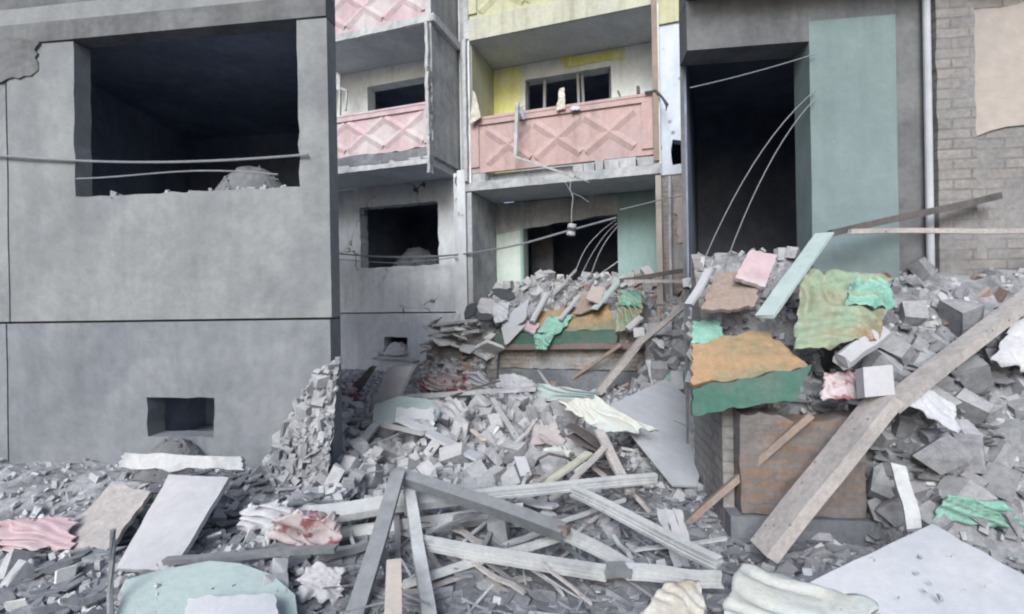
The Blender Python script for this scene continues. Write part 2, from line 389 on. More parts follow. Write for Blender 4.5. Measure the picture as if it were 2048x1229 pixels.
# ------------------------------------------------------------------ ground and rubble bed
g = MB().box(MAIN, -150, 150, -60, 240, -0.4, -0.02)
o = build('ground', g, 'asph'); o['kind'] = 'structure'
g = MB(); x0, x1, y0, y1, st = -9.6, 4.6, 0.9, 9.62, 0.05
nx, ny = int((x1 - x0) / st), int((y1 - y0) / st)
for j in range(ny + 1):
    for i in range(nx + 1):
        x, y = x0 + i * st, y0 + j * st
        e = min(1, (x - x0) / .6, (x1 - x) / .6, (y - y0) / .6)
        z = terrain(x, y) + 0.035 * nz(x, y, 9, 2) + 0.018 * nz(x, y, 23, 4) + 0.02 * abs(nz(x, y, 14, 1))
        g.v.append(Vector((x, y, z * max(e, 0) - 0.03 * (1 - max(e, 0)))))
W = nx + 1
g.f = [(j * W + i, j * W + i + 1, (j + 1) * W + i + 1, (j + 1) * W + i) for j in range(ny) for i in range(nx)]
tag(build('rubble_bed', g, 'rubble'), 'grey dust and crushed concrete covering the ground before the block', 'rubble', kind='stuff')

# ------------------------------------------------------------------ the apartment block
B = thing('apartment_block', (-3.5, 9.6, 0), 'damaged panel apartment block with pink and yellow balcony parapets', 'building')
def part(name, mb, m, par=None, label=None):
    o = build(name, mb, m, par or B)
    if label: o['label'] = label
    return o
# left bay
part('plinth_wall', MB().wall(MAIN, -9.5, -7.61, 0, 1.44, 9.56, .3), 'wall_base')
part('plinth_wall', MB().wall(MAIN, -7.58, -4.3, 0, 1.44, 9.56, .3, [(-6.27, -5.68, .62, .92)], rough=.012), 'wall_base', label='grey plinth with a small dark vent hole')
part('wall_panel', MB().wall(MAIN, -9.5, -7.61, 1.47, 4.3, 9.6, .3), 'wall')
part('wall_panel', MB().wall(MAIN, -7.58, -4.28, 1.47, 4.3, 9.6, .3, [(-6.88, -4.9, 2.48, 3.86)], rough=.02), 'wall', label='grey panel round the empty ground floor window')
part('joint_filler', MB().box(MAIN, -7.605, -7.585, 9.7, 9.75, 0, 4.3).box(MAIN, -9.5, -4.3, 9.7, 9.75, 1.441, 1.469), 'concrete_dk')
part('vent_room', MB().room(MAIN, -6.6, -5.3, 9.87, 11, 0.3, 1.3), 'hazedark')
part('dark_room', MB().room(MAIN, -7.5, -4.4, 9.91, 13, 1.6, 4.2), 'hazedark')
part('wall_panel', MB().wall(MAIN, -9.5, -4.3, 4.46, 7.05, 9.6, .3, [(-6.62, -4.75, 5.2, 6.58)]), 'pale', label='pale balcony back wall with a wide dark window')
part('dark_room', MB().room(MAIN, -7.5, -4.4, 9.91, 13, 4.6, 6.95), 'hazedark')
part('balcony_slab', MB().box(MAIN, -9.5, -4.43, 8.36, 9.59, 4.30, 4.44), 'slabunder')
part('balcony_slab', MB().box(MAIN, -9.5, -4.26, 8.36, 9.9, 6.95, 7.1), 'slabunder')
g = MB().wall(MAIN, -9.5, -4.43, 4.30, 4.44, 8.335, .022, cell=.06).rough(.009, 9); part('slab_edge', g, 'concrete')  # darker strips tone down slab fronts that catch the light
g = MB().wall(MAIN, -9.5, -4.27, 6.96, 7.10, 8.335, .022, cell=.06).rough(.009, 9); part('slab_edge', g, 'concrete')
g = MB().wall(MAIN, -3.68, -.26, 3.70, 3.85, 8.335, .022, cell=.06).rough(.009, 9); part('slab_edge', g, 'concrete')
# broken edge layer under the left parapet
g = MB().sheet((-9.5, 8.33, 4.40), (-4.40, 8.33, 4.40), (-4.40, 8.33, 4.62), (-9.5, 8.33, 4.62), 60, 4, .10, .03, 6, .05, 3)
part('broken_slab_edge', g, 'concrete_dk')
def parapet(a0, a1, z0, z1, d, xs, wx, zc, hz, m, name='balcony_parapet', broken=0, frame=True):
    g = MB().wall(MAIN, a0, a1, z0, z1, d, .09, cell=.09, top=0)
    if broken:
        for p in g.v:
            if p.z < z0 + .001: p.z += broken * (0.5 * abs(noise.noise(Vector((p.x * 2.2, 0, 5)))) + .25 * noise.noise(Vector((p.x * 9, 0, 5)))) * 2 + broken * .6 * sm(a1 - .7, a1, p.x)
    if frame:
        g.box(MAIN, a0 + .001, a1 - .001, d - .035, d - .001, z1 - .09, z1 - .002)
        g.box(MAIN, a0 + .001, a0 + .16, d - .033, d - .001, z0 + .1, z1 - .092); g.box(MAIN, a1 - .18, a1 - .001, d - .033, d - .001, z0 + .1, z1 - .092)
    tri = [(-.085, 0), (.085, 0), (0, .032)]
    for x in xs:
        for sg in (1, -1):
            p = Vector((x - wx, d - .002, zc - sg * hz)); q = Vector((x + wx, d - .002, zc + sg * hz))
            g.bar(p, q, tri, up=Vector((0, -1, 0)), segs=2)
    return part(name, g, m)
pp = parapet(-9.5, -4.36, 4.60, 5.43, 8.4, [-8.55, -7.65, -6.75, -5.86, -4.98], .42, 5.02, .27, 'pinkpale', broken=.05)
part('parapet_rail', MB().box(MAIN, -9.5, -4.36, 8.355, 8.51, 5.431, 5.47), 'pinkpale', pp)
pp = parapet(-3.58, -.36, 4.03, 4.98, 8.4, [-2.86, -1.96, -1.07], .40, 4.49, .30, 'pink')
part('parapet_rail', MB().box(MAIN, -3.58, -.36, 8.355, 8.52, 4.981, 5.03), 'pink', pp)
parapet(-9.5, -4.36, 7.12, 8.1, 8.4, [-7.6, -6.7, -5.83, -4.95], .42, 7.55, .3, 'pinkpale')
parapet(-3.58, -.36, 6.84, 7.8, 8.4, [-2.95, -2.05, -1.15], .42, 7.27, .3, 'yellow')
# partitions
g = MB().wall(Frame((-4.34, 8.36), R(90)), 0, 1.23, 4.45, 6.95, 0, .12, cell=.15)
part('partition_wall', g, 'concrete')
g = MB().wall(Frame((-4.34, 8.36), R(90)), 0, 1.23, 7.11, 9.2, 0, .12, cell=.15); part('partition_wall', g, 'concrete')
g = MB().bar((-4.40, 8.33, 4.1), (-4.40, 8.33, 6.95), [(-.075, -.03), (.075, -.03), (.075, .03), (-.075, .03)], segs=24, bend=.02); g.rough(.02, 6)
part('partition_edge', g, 'concrete')
g = MB(); hs = None
part('partition_wall', MB().wall(Frame((-3.58, 8.36), R(90)), 0, 1.23, 3.86, 6.45, 0, .10, cell=.15), 'pale')
g = MB().bar((-3.64, 8.33, 3.86), (-3.64, 8.33, 6.45), [(-.07, -.03), (.07, -.03), (.07, .03), (-.07, .03)], segs=24, bend=.02); g.rough(.018, 6)
part('partition_edge', g, 'concrete')
part('partition_wall', MB().wall(Frame((-3.58, 8.36), R(90)), 0, 1.23, 6.5, 9.2, 0, .10, cell=.15), 'concrete')
part('partition_wall', MB().wall(Frame((-3.58, 8.36), R(90)), 0, 1.23, 0, 3.68, 0, .09, cell=.15), 'concrete', label='ground floor side wall left of the entrance bay')
part('pilaster', MB().box(MAIN, -3.85, -3.69, 8.33, 8.45, 0, 4.1).box(MAIN, -4.0, -3.9, 8.5, 8.6, 0, 4.1), 'wall')
part('wall_panel', MB().box(MAIN, -4.27, -3.70, 9.5, 9.9, 0, 9.4), 'concrete')
part('partition_wall', MB().wall(Frame((-.25, 8.36), R(90)), 0, 1.23, 0, 3.68, 0, .09, cell=.15), 'beige')
part('partition_wall', MB().wall(Frame((-.25, 8.36), R(90)), 0, 1.23, 3.86, 6.45, 0, .09, cell=.15), 'pale')
part('partition_edge', MB().box(MAIN, -.355, -.27, 8.30, 8.355, 3.9, 9), 'woodbr', label='brown painted right edge of the balconies')
# right bay slabs
part('balcony_slab', MB().box(MAIN, -3.69, -.25, 8.36, 9.59, 3.70, 3.85), 'slabunder')
part('balcony_slab', MB().box(MAIN, -3.69, -.25, 8.40, 9.9, 6.46, 6.62), 'slabunder')
part('slab_fascia', MB().box(MAIN, -3.575, -.365, 8.35, 8.399, 6.45, 6.835), 'cream')
# brick course between slab and pink parapet
g = MB().box(MAIN, -3.5, -.42, 8.56, 8.6, 3.855, 4.025); random.seed(2); x = -3.56
while x < -.5:
    l = random.uniform(.14, .3)
    if x < -3.3 or x > -1.9 or random.random() < .35:
        g.bar((x, 8.42 + random.uniform(-.03, .03), 3.93), (x + l * .93, 8.42 + random.uniform(-.02, .02), 3.93 + random.uniform(-.01, .01)), [(-.06, -.075), (.06, -.075), (.06, random.uniform(.04, .09)), (-.06, .08)], segs=2)
    x += l
part('brick_course', g.rough(.008, 9), 'concrete')
# upper right back wall + window
part('wall_panel', MB().wall(MAIN, -3.58, -.25, 3.86, 6.455, 9.6, .3, [(-2.89, -1.17, 4.9, 6.14)], rough=.012), 'pale', label='pale back wall of the upper right balcony')
part('paint_patch', MB().wall(MAIN, -3.565, -2.98, 3.9, 6.44, 9.585, .014, cell=.06).rough(.004, 6), 'yellowwall')
part('paint_patch', MB().sheet((-2.02, 9.575, 6.24), (-.95, 9.575, 6.24), (-.90, 9.575, 6.44), (-2.2, 9.575, 6.44), 24, 6, .012, 0, 1, .09, 3), 'yellowwall')
part('paint_patch', MB().wall(Frame((-3.566, 8.45), R(90)), 0, 1.12, 3.9, 6.42, 0, .012, cell=.08).rough(.003, 6), 'yellow', label='pale yellow paint on the balcony side wall')
part('dark_room', MB().room(MAIN, -3.5, -.3, 9.91, 13, 4.0, 6.4), 'hazedark')
wf = part('window_frame', MB().box(MAIN, -2.89, -2.85, 9.68, 9.74, 4.91, 6.13).box(MAIN, -1.22, -1.175, 9.68, 9.74, 4.91, 6.13).box(MAIN, -2.849, -1.221, 9.68, 9.74, 4.91, 4.96), 'concrete_dk')
part('mullion', MB().bar((-2.53, 9.7, 4.96), (-2.5, 9.7, 6.1), [(-.035, -.025), (.035, -.025), (.035, .025), (-.035, .025)]), 'boardw', wf)
part('mullion', MB().bar((-1.80, 9.7, 4.96), (-1.83, 9.7, 6.12), [(-.03, -.025), (.03, -.025), (.03, .025), (-.03, .025)]), 'boardw', wf)
part('mullion', MB().bar((-1.70, 9.62, 5.0), (-1.74, 9.66, 6.08), [(-.018, -.02), (.018, -.02), (.018, .02), (-.018, .02)]), 'boardw', wf)
# ground floor bay
part('wall_panel', MB().wall(MAIN, -3.57, -2.98, 0, 3.69, 9.6, .3), 'mint', label='mint plaster wall left of the entrance opening')
part('wall_panel', MB().wall(MAIN, -2.979, -1.101, 3.3, 3.69, 9.6, .3, rough=.02), 'concrete')
part('wall_panel', MB().wall(MAIN, -1.1, -.35, 0, 3.69, 9.6, .3), 'turq', label='turquoise plaster wall right of the entrance opening')
part('door_jamb', MB().box(MAIN, -3.04, -2.985, 9.56, 9.599, 0.9, 3.34), 'turq')
part('dark_room', MB().room(MAIN, -3.5, -.3, 9.91, 13, 0.5, 3.6), 'hazedark')
part('inner_wall', MB().wall(MAIN, -3.2, -2.7, .5, 3.59, 10.9, .2).rough(.01, 4), 'concrete_dk')
# grey upper plaster band over mint wall
part('plaster_band', MB().sheet((-3.57, 9.585, 3.05), (-1.1, 9.585, 3.32), (-1.1, 9.585, 3.68), (-3.57, 9.585, 3.68), 30, 6, .012, 0, 1, .05, 7), 'concrete')
# right end: pale blue wall, brick below
part('end_wall', MB().wall(MAIN, -.249, 1.4, 3.7, 6.15, 8.5, .25, [(-.08, .35, 3.86, 4.24)], rough=.03), 'bluewall', label='pale blue wall with shrapnel marks and a square hole')
part('end_wall', MB().wall(MAIN, -.249, 1.4, 6.16, 9, 8.46, .25), 'yellow', label='cream upper wall at the right end')
part('brick_wall', MB().wall(MAIN, -.249, 1.4, 0, 3.69, 8.52, .25, cell=.06).rough(.012, 7), 'brick')
part('dark_room', MB().room(MAIN, -.2, 1.3, 8.76, 10, 3.75, 4.6), 'hazedark')
part('plaster_patch', MB().sheet((.02, 8.49, 2.55), (.5, 8.49, 2.9), (.6, 8.49, 3.4), (-.06, 8.49, 3.35), 12, 12, .02, 0, 1, .08, 4), 'beige')
part('downpipe', MB().tube([(-.12, 8.43, 1.5), (-.13, 8.43, 2.6), (-.12, 8.43, 3.66)], .028, 10), 'concrete')
part('pipe', MB().tube([(-4.3, 9.45, 3.45), (-3.95, 9.4, 3.44), (-3.7, 8.9, 3.43)], .022), 'alu')
# torn fragments along the left partition
g = MB()
for k in range(14):
    z = 4.3 + k * .13; p = Vector((-4.37 + random.uniform(-.03, .05), 8.33 + random.uniform(-.04, .0), z))
    g.bar(p, p + Vector((random.uniform(-.05, .05), -.03, random.uniform(.08, .16))), [(-.03, -.02), (.04, -.015), (.02, .03)], segs=1)
part('broken_edge', g, 'concrete_dk')

part('wall_panel', MB().wall(MAIN, -9.5, -4.3, 7.11, 9.4, 9.6, .3, cell=.3), 'pale')
part('wall_panel', MB().wall(MAIN, -3.58, -.25, 6.63, 9.4, 9.6, .3, cell=.3), 'pale')
part('roof', MB().box(MAIN, -9.5, 1.4, 8.36, 13.2, 9.41, 9.6), 'concrete')
# entrance brick parapet and the dark base
o = build('brick_parapet', MB().wall(MAIN, -4.45, -.45, .52, .95, 8.15, .24, cell=.04, top=.05).rough(.022, 9), 'brick')
tag(o, 'low dusty brick parapet under the green and orange panel', 'brick wall')
g = MB().wall(MAIN, -4.52, -3.0, .05, 1.22, 8.0, .22, cell=.035)
for p in g.v:
    lim = 0.55 + 0.72 * sm(-4.5, -3.75, p.x) - .25 * sm(-3.5, -3.0, p.x) + .05 * nz(p.x, 0, 9, 4)
    if p.z > .08: p.z = .05 + (p.z - .05) * (lim - .05) / 1.17
    if p.y > 8.1: p.y = 8.13
g.rough(.022, 12).rough(.02, 5)
tag(build('broken_masonry', g, 'brickgrey'), 'rough grey masonry mass at the left end of the long parapet', 'masonry')
o = build('concrete_kerb', MB().wall(MAIN, -4.5, -.4, 0, .51, 8.09, .3, cell=.1).rough(.008, 5), 'concrete_dk')
tag(o, 'dark concrete base under the long brick parapet', 'base wall')

# ------------------------------------------------------------------ left wing
BL = thing('apartment_wing', WL.pt(-2, .2, 0), 'nearer grey panel wing at the left with a big dark window', 'building')
def H(px, py, fr=WL): return fr.hit(px, py)
a_l = H(-300, 600)[0] - .4
wa, wb = H(150, 300)[0], H(598, 300)[0]; wz0, wz1 = H(400, 383)[1], H(400, 26)[1]
va, vb = H(300, 820)[0], H(432, 820)[0]; vz0, vz1 = H(360, 872)[1], H(360, 794)[1]
jz = H(350, 642)[1]; jx = H(16, 400)[0]
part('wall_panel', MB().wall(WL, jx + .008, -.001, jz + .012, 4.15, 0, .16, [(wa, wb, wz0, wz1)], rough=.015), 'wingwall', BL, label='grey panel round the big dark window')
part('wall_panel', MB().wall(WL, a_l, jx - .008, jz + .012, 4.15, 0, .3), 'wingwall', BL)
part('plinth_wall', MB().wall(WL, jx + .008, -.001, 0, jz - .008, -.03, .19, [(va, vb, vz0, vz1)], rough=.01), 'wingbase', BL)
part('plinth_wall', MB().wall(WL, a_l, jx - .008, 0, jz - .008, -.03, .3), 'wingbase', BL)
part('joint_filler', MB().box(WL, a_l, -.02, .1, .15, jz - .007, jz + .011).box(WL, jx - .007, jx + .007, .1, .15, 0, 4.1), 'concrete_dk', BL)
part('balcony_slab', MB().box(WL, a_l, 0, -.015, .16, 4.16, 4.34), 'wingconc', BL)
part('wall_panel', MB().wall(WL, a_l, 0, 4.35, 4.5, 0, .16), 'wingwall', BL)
part('vent_room', MB().room(WL, va - .1, vb + .1, .165, .8, vz0 - .1, vz1 + .1), 'hazedark', BL)
# side wall running back along the wing
q = D(664, 600, 9.3); c0 = WL.pt(-.005, .165, 0)
ang = math.atan2(q.y - c0.y, q.x - c0.x)
part('side_wall', MB().wall(Frame((c0.x, c0.y), ang), 0.0, 4.6, 0, 4.5, .0, .12, cell=.5), 'wingconc', BL)
bk = WL.inv(*((c0 + (q - c0).normalized() * 3.6).xy))
part('dark_room', MB().taper_room(WL, wa - .9, -.28, .17, bk[0] - 2.4, bk[0] - .3, bk[1], jz + .1, 4.35), 'hazedark', BL)
part('roof', MB().poly([WL.pt(a_l, 0, 4.6), WL.pt(0, 0, 4.6), Vector((q.x, q.y, 4.6)), WL.pt(a_l, 5, 4.6)], .1), 'wingconc', BL)  # unseen wing top kept low to let sun and sky reach the far block
# window ledge rubble
def hullshape(a, b, c, n=8, j=.25, seed=0):
    rr = random.Random(seed); bm = bmesh.new()
    for sx in (-1, 1):
        for sy in (-1, 1):
            for sz in (-1, 1):
                bm.verts.new((sx * a / 2 * (1 - rr.random() * j), sy * b / 2 * (1 - rr.random() * j), sz * c / 2 * (1 - rr.random() * j)))
    for k in range(n): bm.verts.new(((rr.random() - .5) * a, (rr.random() - .5) * b, (rr.random() - .5) * c))
    r = bmesh.ops.convex_hull(bm, input=bm.verts)
    bmesh.ops.delete(bm, geom=[v for v in bm.verts if not v.link_faces], context='VERTS')
    bmesh.ops.dissolve_limit(bm, angle_limit=R(9), verts=bm.verts, edges=bm.edges)
    bm.verts.index_update(); out = ([v.co.copy() for v in bm.verts], [tuple(v.index for v in f.verts) for f in bm.faces]); bm.free()
    return out
BLK = [hullshape(1, .72, .62, 3, .32, s) for s in range(8)] + [hullshape(1, .85, .7, 6, .5, s) for s in range(20, 28)]
FLK = [hullshape(1, .75, .16, 5, .5, s) for s in range(40, 50)]
BRK = [hullshape(1, .5, .28, 1, .1, s) for s in range(60, 66)] + [hullshape(.7, .5, .28, 3, .3, s) for s in range(66, 70)]
def mtx(p, s, tilt=3.2):
    e = Euler((random.uniform(-tilt, tilt), random.uniform(-tilt, tilt), random.uniform(-3.2, 3.2)))
    return Matrix.Translation(p) @ e.to_matrix().to_4x4() @ Matrix.Diagonal((s, s * random.uniform(.8, 1.15), s * random.uniform(.8, 1.1), 1))
def pile(name, fr, a, d, z, w, dp, h, m, label, cat, n=60, s=.1, seed=1):
    random.seed(seed); g = MB()
    for i in range(n):
        u, v = random.uniform(-1, 1), random.uniform(-1, 1); r2 = u * u + v * v
        if r2 > 1: continue
        zz = h * (1 - r2) ** 1.3 * random.uniform(.85, 1)
        g.hull(random.choice(BLK + FLK), mtx(fr.pt(a + u * w, d + v * dp, z + zz), s * random.uniform(.35, 1.2)))
    N1, N2 = 22, 8; k = len(g.v)
    for q in range(N2 + 1):
        r_ = 1 - q / N2 * .98
        for t in range(N1):
            c_, s_ = math.cos(t * 2 * math.pi / N1), math.sin(t * 2 * math.pi / N1)
            g.v.append(fr.pt(a + w * r_ * c_, d + dp * r_ * s_, z + h * (1 - r_ * r_) ** 1.3 + .03 * nz(c_ * r_, s_ * r_, 6, seed)))
    g.f += [(k + q * N1 + t, k + q * N1 + (t + 1) % N1, k + (q + 1) * N1 + (t + 1) % N1, k + (q + 1) * N1 + t) for q in range(N2) for t in range(N1)]
    return tag(build(name, g, m), label, cat, kind='stuff')
pile('rubble_pile', MAIN, -6.05, 10.7, 2.40, .8, .5, .62, 'concrete_dk', 'grey rubble lying inside the ground floor window', 'rubble', 220, .12, 3)
pile('rubble_pile', MAIN, -6.0, 9.62, .55, .35, .3, .25, 'chunk', 'pale rubble spilling from the small far vent hole', 'rubble', 60, .12, 4)
pile('rubble_pile', WL, (wa + wb) / 2 - .15, 1.15, wz0 - .25, .75, .5, .80, 'concrete_dk', 'grey heap behind the sill of the big left window', 'rubble', 260, .08, 5)
pile('rubble_pile', WL, (va + vb) / 2 + .02, -.12, vz0 - .28, .36, .26, .30, 'wingconc', 'grey dust heap below the small vent of the near wing', 'rubble', 120, .05, 6)
part('cable', MB().tube([WL.pt(H(x, 300)[0], -.03, H(x, 305 + 22 * math.sin((x + 100) / 800 * math.pi))[1]) for x in range(-20, 660, 40)], .011), 'cable', BL)
part('cable', MB().tube([WL.pt(H(x, 300)[0], -.035, H(x, 352 + 8 * math.sin(x / 90))[1]) for x in range(160, 600, 40)], .007), 'cable', BL)
g = MB().sheet(WL.pt(H(-40, 80)[0], -.02, H(0, 170)[1]), WL.pt(H(75, 80)[0], -.02, H(75, 150)[1]), WL.pt(H(80, 80)[0], -.02, H(80, 85)[1]), WL.pt(H(-40, 80)[0], -.02, H(0, 60)[1]), 10, 8, .03, .02, 4, .05, 2)
part('plaster_patch', g, 'wingconc', BL)

# ------------------------------------------------------------------ right wing
BR = thing('apartment_wing', WR.pt(2, .2, 0), 'nearer wing at the right with turquoise wall beside a dark opening', 'building')
def HR(px, py): return WR.hit(px, py)
oa0, oa1 = .03, HR(1622, 300)[0]; oz1 = HR(1500, 92)[1]
ta1 = HR(1795, 300)[0]; ba = HR(1868, 300)[0]; be = HR(1945, 300)[0]; a_r = HR(2300, 300)[0] + .4
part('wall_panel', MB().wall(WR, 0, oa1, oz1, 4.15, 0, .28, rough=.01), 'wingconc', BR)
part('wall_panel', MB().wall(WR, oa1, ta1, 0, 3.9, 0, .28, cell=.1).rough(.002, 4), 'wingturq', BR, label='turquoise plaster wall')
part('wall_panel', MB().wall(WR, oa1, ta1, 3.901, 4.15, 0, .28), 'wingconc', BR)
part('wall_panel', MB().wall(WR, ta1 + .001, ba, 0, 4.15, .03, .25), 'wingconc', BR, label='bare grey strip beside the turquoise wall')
part('brick_pier', MB().wall(WR, ba + .001, be, 0, 4.15, -.04, .3, cell=.05).rough(.012, 8), 'brickgrey', BR)
part('wall_panel', MB().wall(WR, be + .001, a_r, 0, 4.15, .02, .26), 'brickgrey', BR)
part('plaster_patch', MB().sheet(WR.pt(be + .02, .005, HR(1960, 280)[1]), WR.pt(a_r, .005, 3.3), WR.pt(a_r, .005, 4.1), WR.pt(be - .02, .005, HR(1950, 20)[1]), 14, 10, .02, 0, 1, .06, 5), 'beige', BR)
part('downpipe', MB().tube([WR.pt(HR(1852, 300)[0], -.03, z) for z in (1.6, 2.4, 3.2, 4.1)], .026, 10), 'board', BR)
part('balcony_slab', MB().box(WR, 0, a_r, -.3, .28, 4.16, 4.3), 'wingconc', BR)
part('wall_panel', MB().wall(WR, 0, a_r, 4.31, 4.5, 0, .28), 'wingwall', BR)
q = D(1388, 600, 8.42); c0 = WR.pt(.0, .28, 0); ang = math.atan2(q.y - c0.y, q.x - c0.x)
part('side_wall', MB().wall(Frame((c0.x, c0.y), ang), 0.0, (q - c0).length - .02 if False else 4.0, 0, 4.5, -.03, .03, cell=.5), 'wingconc', BR)
bk = WR.inv(*((c0 + (q - c0).normalized() * 3.2).xy))
part('dark_room', MB().taper_room(WR, .05, oa1 + .5, .285, bk[0] + .1, bk[0] + 2.2, bk[1], .6, 4.25), 'hazedark', BR)
part('roof', MB().poly([WR.pt(0, 0, 4.6), WR.pt(a_r, 0, 4.6), WR.pt(a_r, 4, 4.6), Vector((q.x, q.y, 4.6))], .1), 'wingconc', BR)  # unseen top kept low here too, to let light into the court
for k_, (pa, pb, pc) in enumerate([((1380, 176), (1500, 150), (1632, 108)), ((1392, 560), (1500, 290), (1632, 180)), ((1440, 560), (1530, 300), (1632, 196))]):
    q_ = [WR.pt(*(lambda h_: (h_[0], -.04, h_[1]))(WR.hit(*p, -.04))) for p in (pa, pb, pc)]
    part('cable', MB().tube([q_[0].lerp(q_[1], t) * (1 - t) + q_[1].lerp(q_[2], t) * t for t in [k / 12 for k in range(13)]], .0045), 'cable', BR)
# stub wall that holds the heap on the left
g = MB(); 
prof = [(-.80, .05), (-.80, .98), (-.62, 1.1), (-.45, 1.32), (-.25, 1.62), (-.1, 1.95), (-.01, 2.05), (-.01, .05)]
vs = [WR.pt(.0, d, z) for d, z in prof] + [WR.pt(.07, d, z) for d, z in prof]; n = len(prof)
g.add(vs, [tuple(range(n)), tuple(reversed(range(n, 2 * n)))] + [((i + 1) % n, i, i + n, (i + 1) % n + n) for i in range(n)])
tag(build('broken_side_wall', g, 'brickgrey'), 'broken stub wall stepping down beside the near heap', 'wall')
o = build('brick_parapet', MB().wall(WR, .075, PW, .30, .92, -.92, .2, cell=.04, top=.05).rough(.014, 9), 'brickdark')
tag(o, 'near brick parapet holding back the heap at the right', 'brick wall')
o = build('concrete_kerb', MB().wall(WR, .0, PW + .03, 0, .29, -.95, .24, cell=.1).rough(.006, 5), 'concrete_dk')
tag(o, 'dark concrete base under the near right brick parapet', 'base wall')

random.seed(77)
for k in range(26):   # crumbs of plaster on the sill of the big window
    a_ = random.uniform(wa + .03, wb - .05)
    put_ = MB().hull(random.choice(BLK + FLK), mtx(WL.pt(a_, random.uniform(.02, .14), wz0 + .01), random.uniform(.03, .08)))
    o = build('plaster_crumb', put_, 'concrete'); tag(o, 'small plaster crumb on the sill of the big left window', 'crumb', 'plaster crumbs on the near sill')
# ------------------------------------------------------------------ profiles
def step(w, h):
    return step_(w * .86, h * .82)
def rect(w, h): return [(-w / 2, -h / 2), (w / 2, -h / 2), (w / 2, h / 2), (-w / 2, h / 2)]
def chan(w, h, t=.012):   # U profile, open at the bottom
    return [(-w / 2, -h / 2), (-w / 2 + t, -h / 2), (-w / 2 + t, h / 2 - t), (w / 2 - t, h / 2 - t), (w / 2 - t, -h / 2), (w / 2, -h / 2), (w / 2, h / 2), (-w / 2, h / 2)]
def step_(w, h):   # window profile with a ledge and grooves
    return [(-w / 2, -h / 2), (w * .5, -h / 2), (w * .5, -h * .18), (w * .36, -h * .18), (w * .36, h * .1), (w * .28, h * .1), (w * .28, h * .5), (-w * .28, h * .5), (-w * .28, h * .1), (-w * .36, h * .1), (-w * .36, -h * .18), (-w * .5, -h * .18)]
_sd = [0]
def beam(name, p0, p1, prof, m, label, cat, bend=.012, roll=0.0, segs=10, group=None):
    _sd[0] += 1
    return tag(build(name, MB().bar(p0, p1, prof, segs=segs, bend=bend, roll=roll, seed=_sd[0]), m), label, cat, group)
def board(name, cs, m, label, cat, th=.02, amp=.006, ns=3, edge=.02, nx=16, ny=12, sag=0, group=None):
    _sd[0] += 1
    return tag(build(name, MB().sheet(*cs, nx, ny, th, amp, ns, edge, _sd[0], sag), m), label, cat, group)
def cloth(name, cs, m, label, cat='cloth', amp=.06, ns=7, edge=.05, nx=40, ny=26, th=.006, group=None):
    _sd[0] += 1
    o = build(name, MB().sheet(*cs, nx, ny, th, amp * .45, ns * .6, edge * .7, _sd[0], 0, amp * .8), m); smooth(o)
    return tag(o, label, cat, group)

# ---- foreground tangle of metal profiles
beam('metal_profile', T(790, 948, .42), T(1128, 1064, .34), chan(0.079, 0.068), 'aludk', 'long dark grey metal channel running down to the rusty joint', 'metal beam', roll=.35)
beam('metal_profile', T(1122, 1060, .33), T(1262, 1134, .08), step(0.079, 0.068), 'alu', 'white profile sloping from the rusty joint to the ground', 'metal beam', roll=.2)
build_r = tag(build('rusty_joint', MB().hull(hullshape(.11, .06, .05, 8, .5, 5), Matrix.Translation(T(1121, 1060, .355))), 'rust'), 'reddish rusty lump where the dark and white profiles meet', 'joint')
beam('metal_profile', T(796, 948, .44), T(700, 1262, .06), rect(.095, .025), 'aludk', 'flat dark grey bar dropping from the peak to the lower left', 'metal beam', roll=.1)
beam('metal_profile', T(816, 970, .33), T(862, 1265, .05), rect(.065, .05), 'alu', 'pale narrow profile falling steeply to the bottom edge', 'metal beam')
beam('metal_profile', T(845, 1084, .22), T(1212, 1146, .16), step(0.079, 0.075), 'alu', 'long white grooved profile lying low across the foreground', 'metal beam', roll=.15)
beam('metal_profile', T(1205, 1138, .16), T(1262, 1142, .15), rect(.07, .05), 'aludk', 'short grey coupling between two low white profiles', 'metal beam')
beam('metal_profile', T(1255, 1142, .15), T(1440, 1158, .13), step(0.079, 0.075), 'alu', 'short white grooved profile reaching the right edge low down', 'metal beam', roll=.15)
beam('metal_profile', T(905, 995, .27), T(1312, 956, .30), step(0.086, 0.068), 'alu', 'long white profile with square end beside the grey sheet', 'metal beam', roll=.25)
beam('metal_profile', T(600, 1032, .22), T(920, 992, .25), rect(.13, .05), 'alu', 'wide pale bar entering from the left behind the peak', 'metal beam', roll=.3)
beam('metal_profile', T(655, 1075, .1), T(1045, 1022, .22), chan(0.086, 0.061), 'alu', 'pale channel crossing low behind the steep pale profile', 'metal beam', roll=.5)
beam('metal_profile', T(1148, 980, .24), T(1440, 1126, .2), step(0.094, 0.075), 'alu', 'thick white profile sloping down to the right edge', 'metal beam', roll=.2)
beam('wooden_post', T(788, 1128, .30), T(786, 1262, .33), rect(.07, .05), 'woodp', 'short pale sawn post standing at the bottom left', 'post', bend=0)
beam('metal_profile', T(748, 1085, .2), T(800, 1180, .05), rect(.05, .03), 'aludk', 'short dark brace below the flat grey bar', 'metal beam')
beam('metal_profile', T(650, 1112, .08), T(735, 1090, .1), chan(0.050, 0.041), 'aludk', 'short dark channel at the left edge under the bars', 'metal beam')
beam('metal_profile', T(806, 1170, .06), T(1125, 1072, .26), rect(.04, .03), 'alu', 'thin pale lath rising from lower left to the rusty joint', 'lath')
beam('wooden_lath', T(1197, 862, .45), T(1262, 985, .22), rect(.075, .03), 'wood', 'grey lath leaning up to the hollow under the sheets', 'lath')
beam('wooden_lath', T(1255, 972, .20), T(1300, 1022, .04), rect(.07, .03), 'wood', 'short grey lath end below the square ended profile', 'lath')
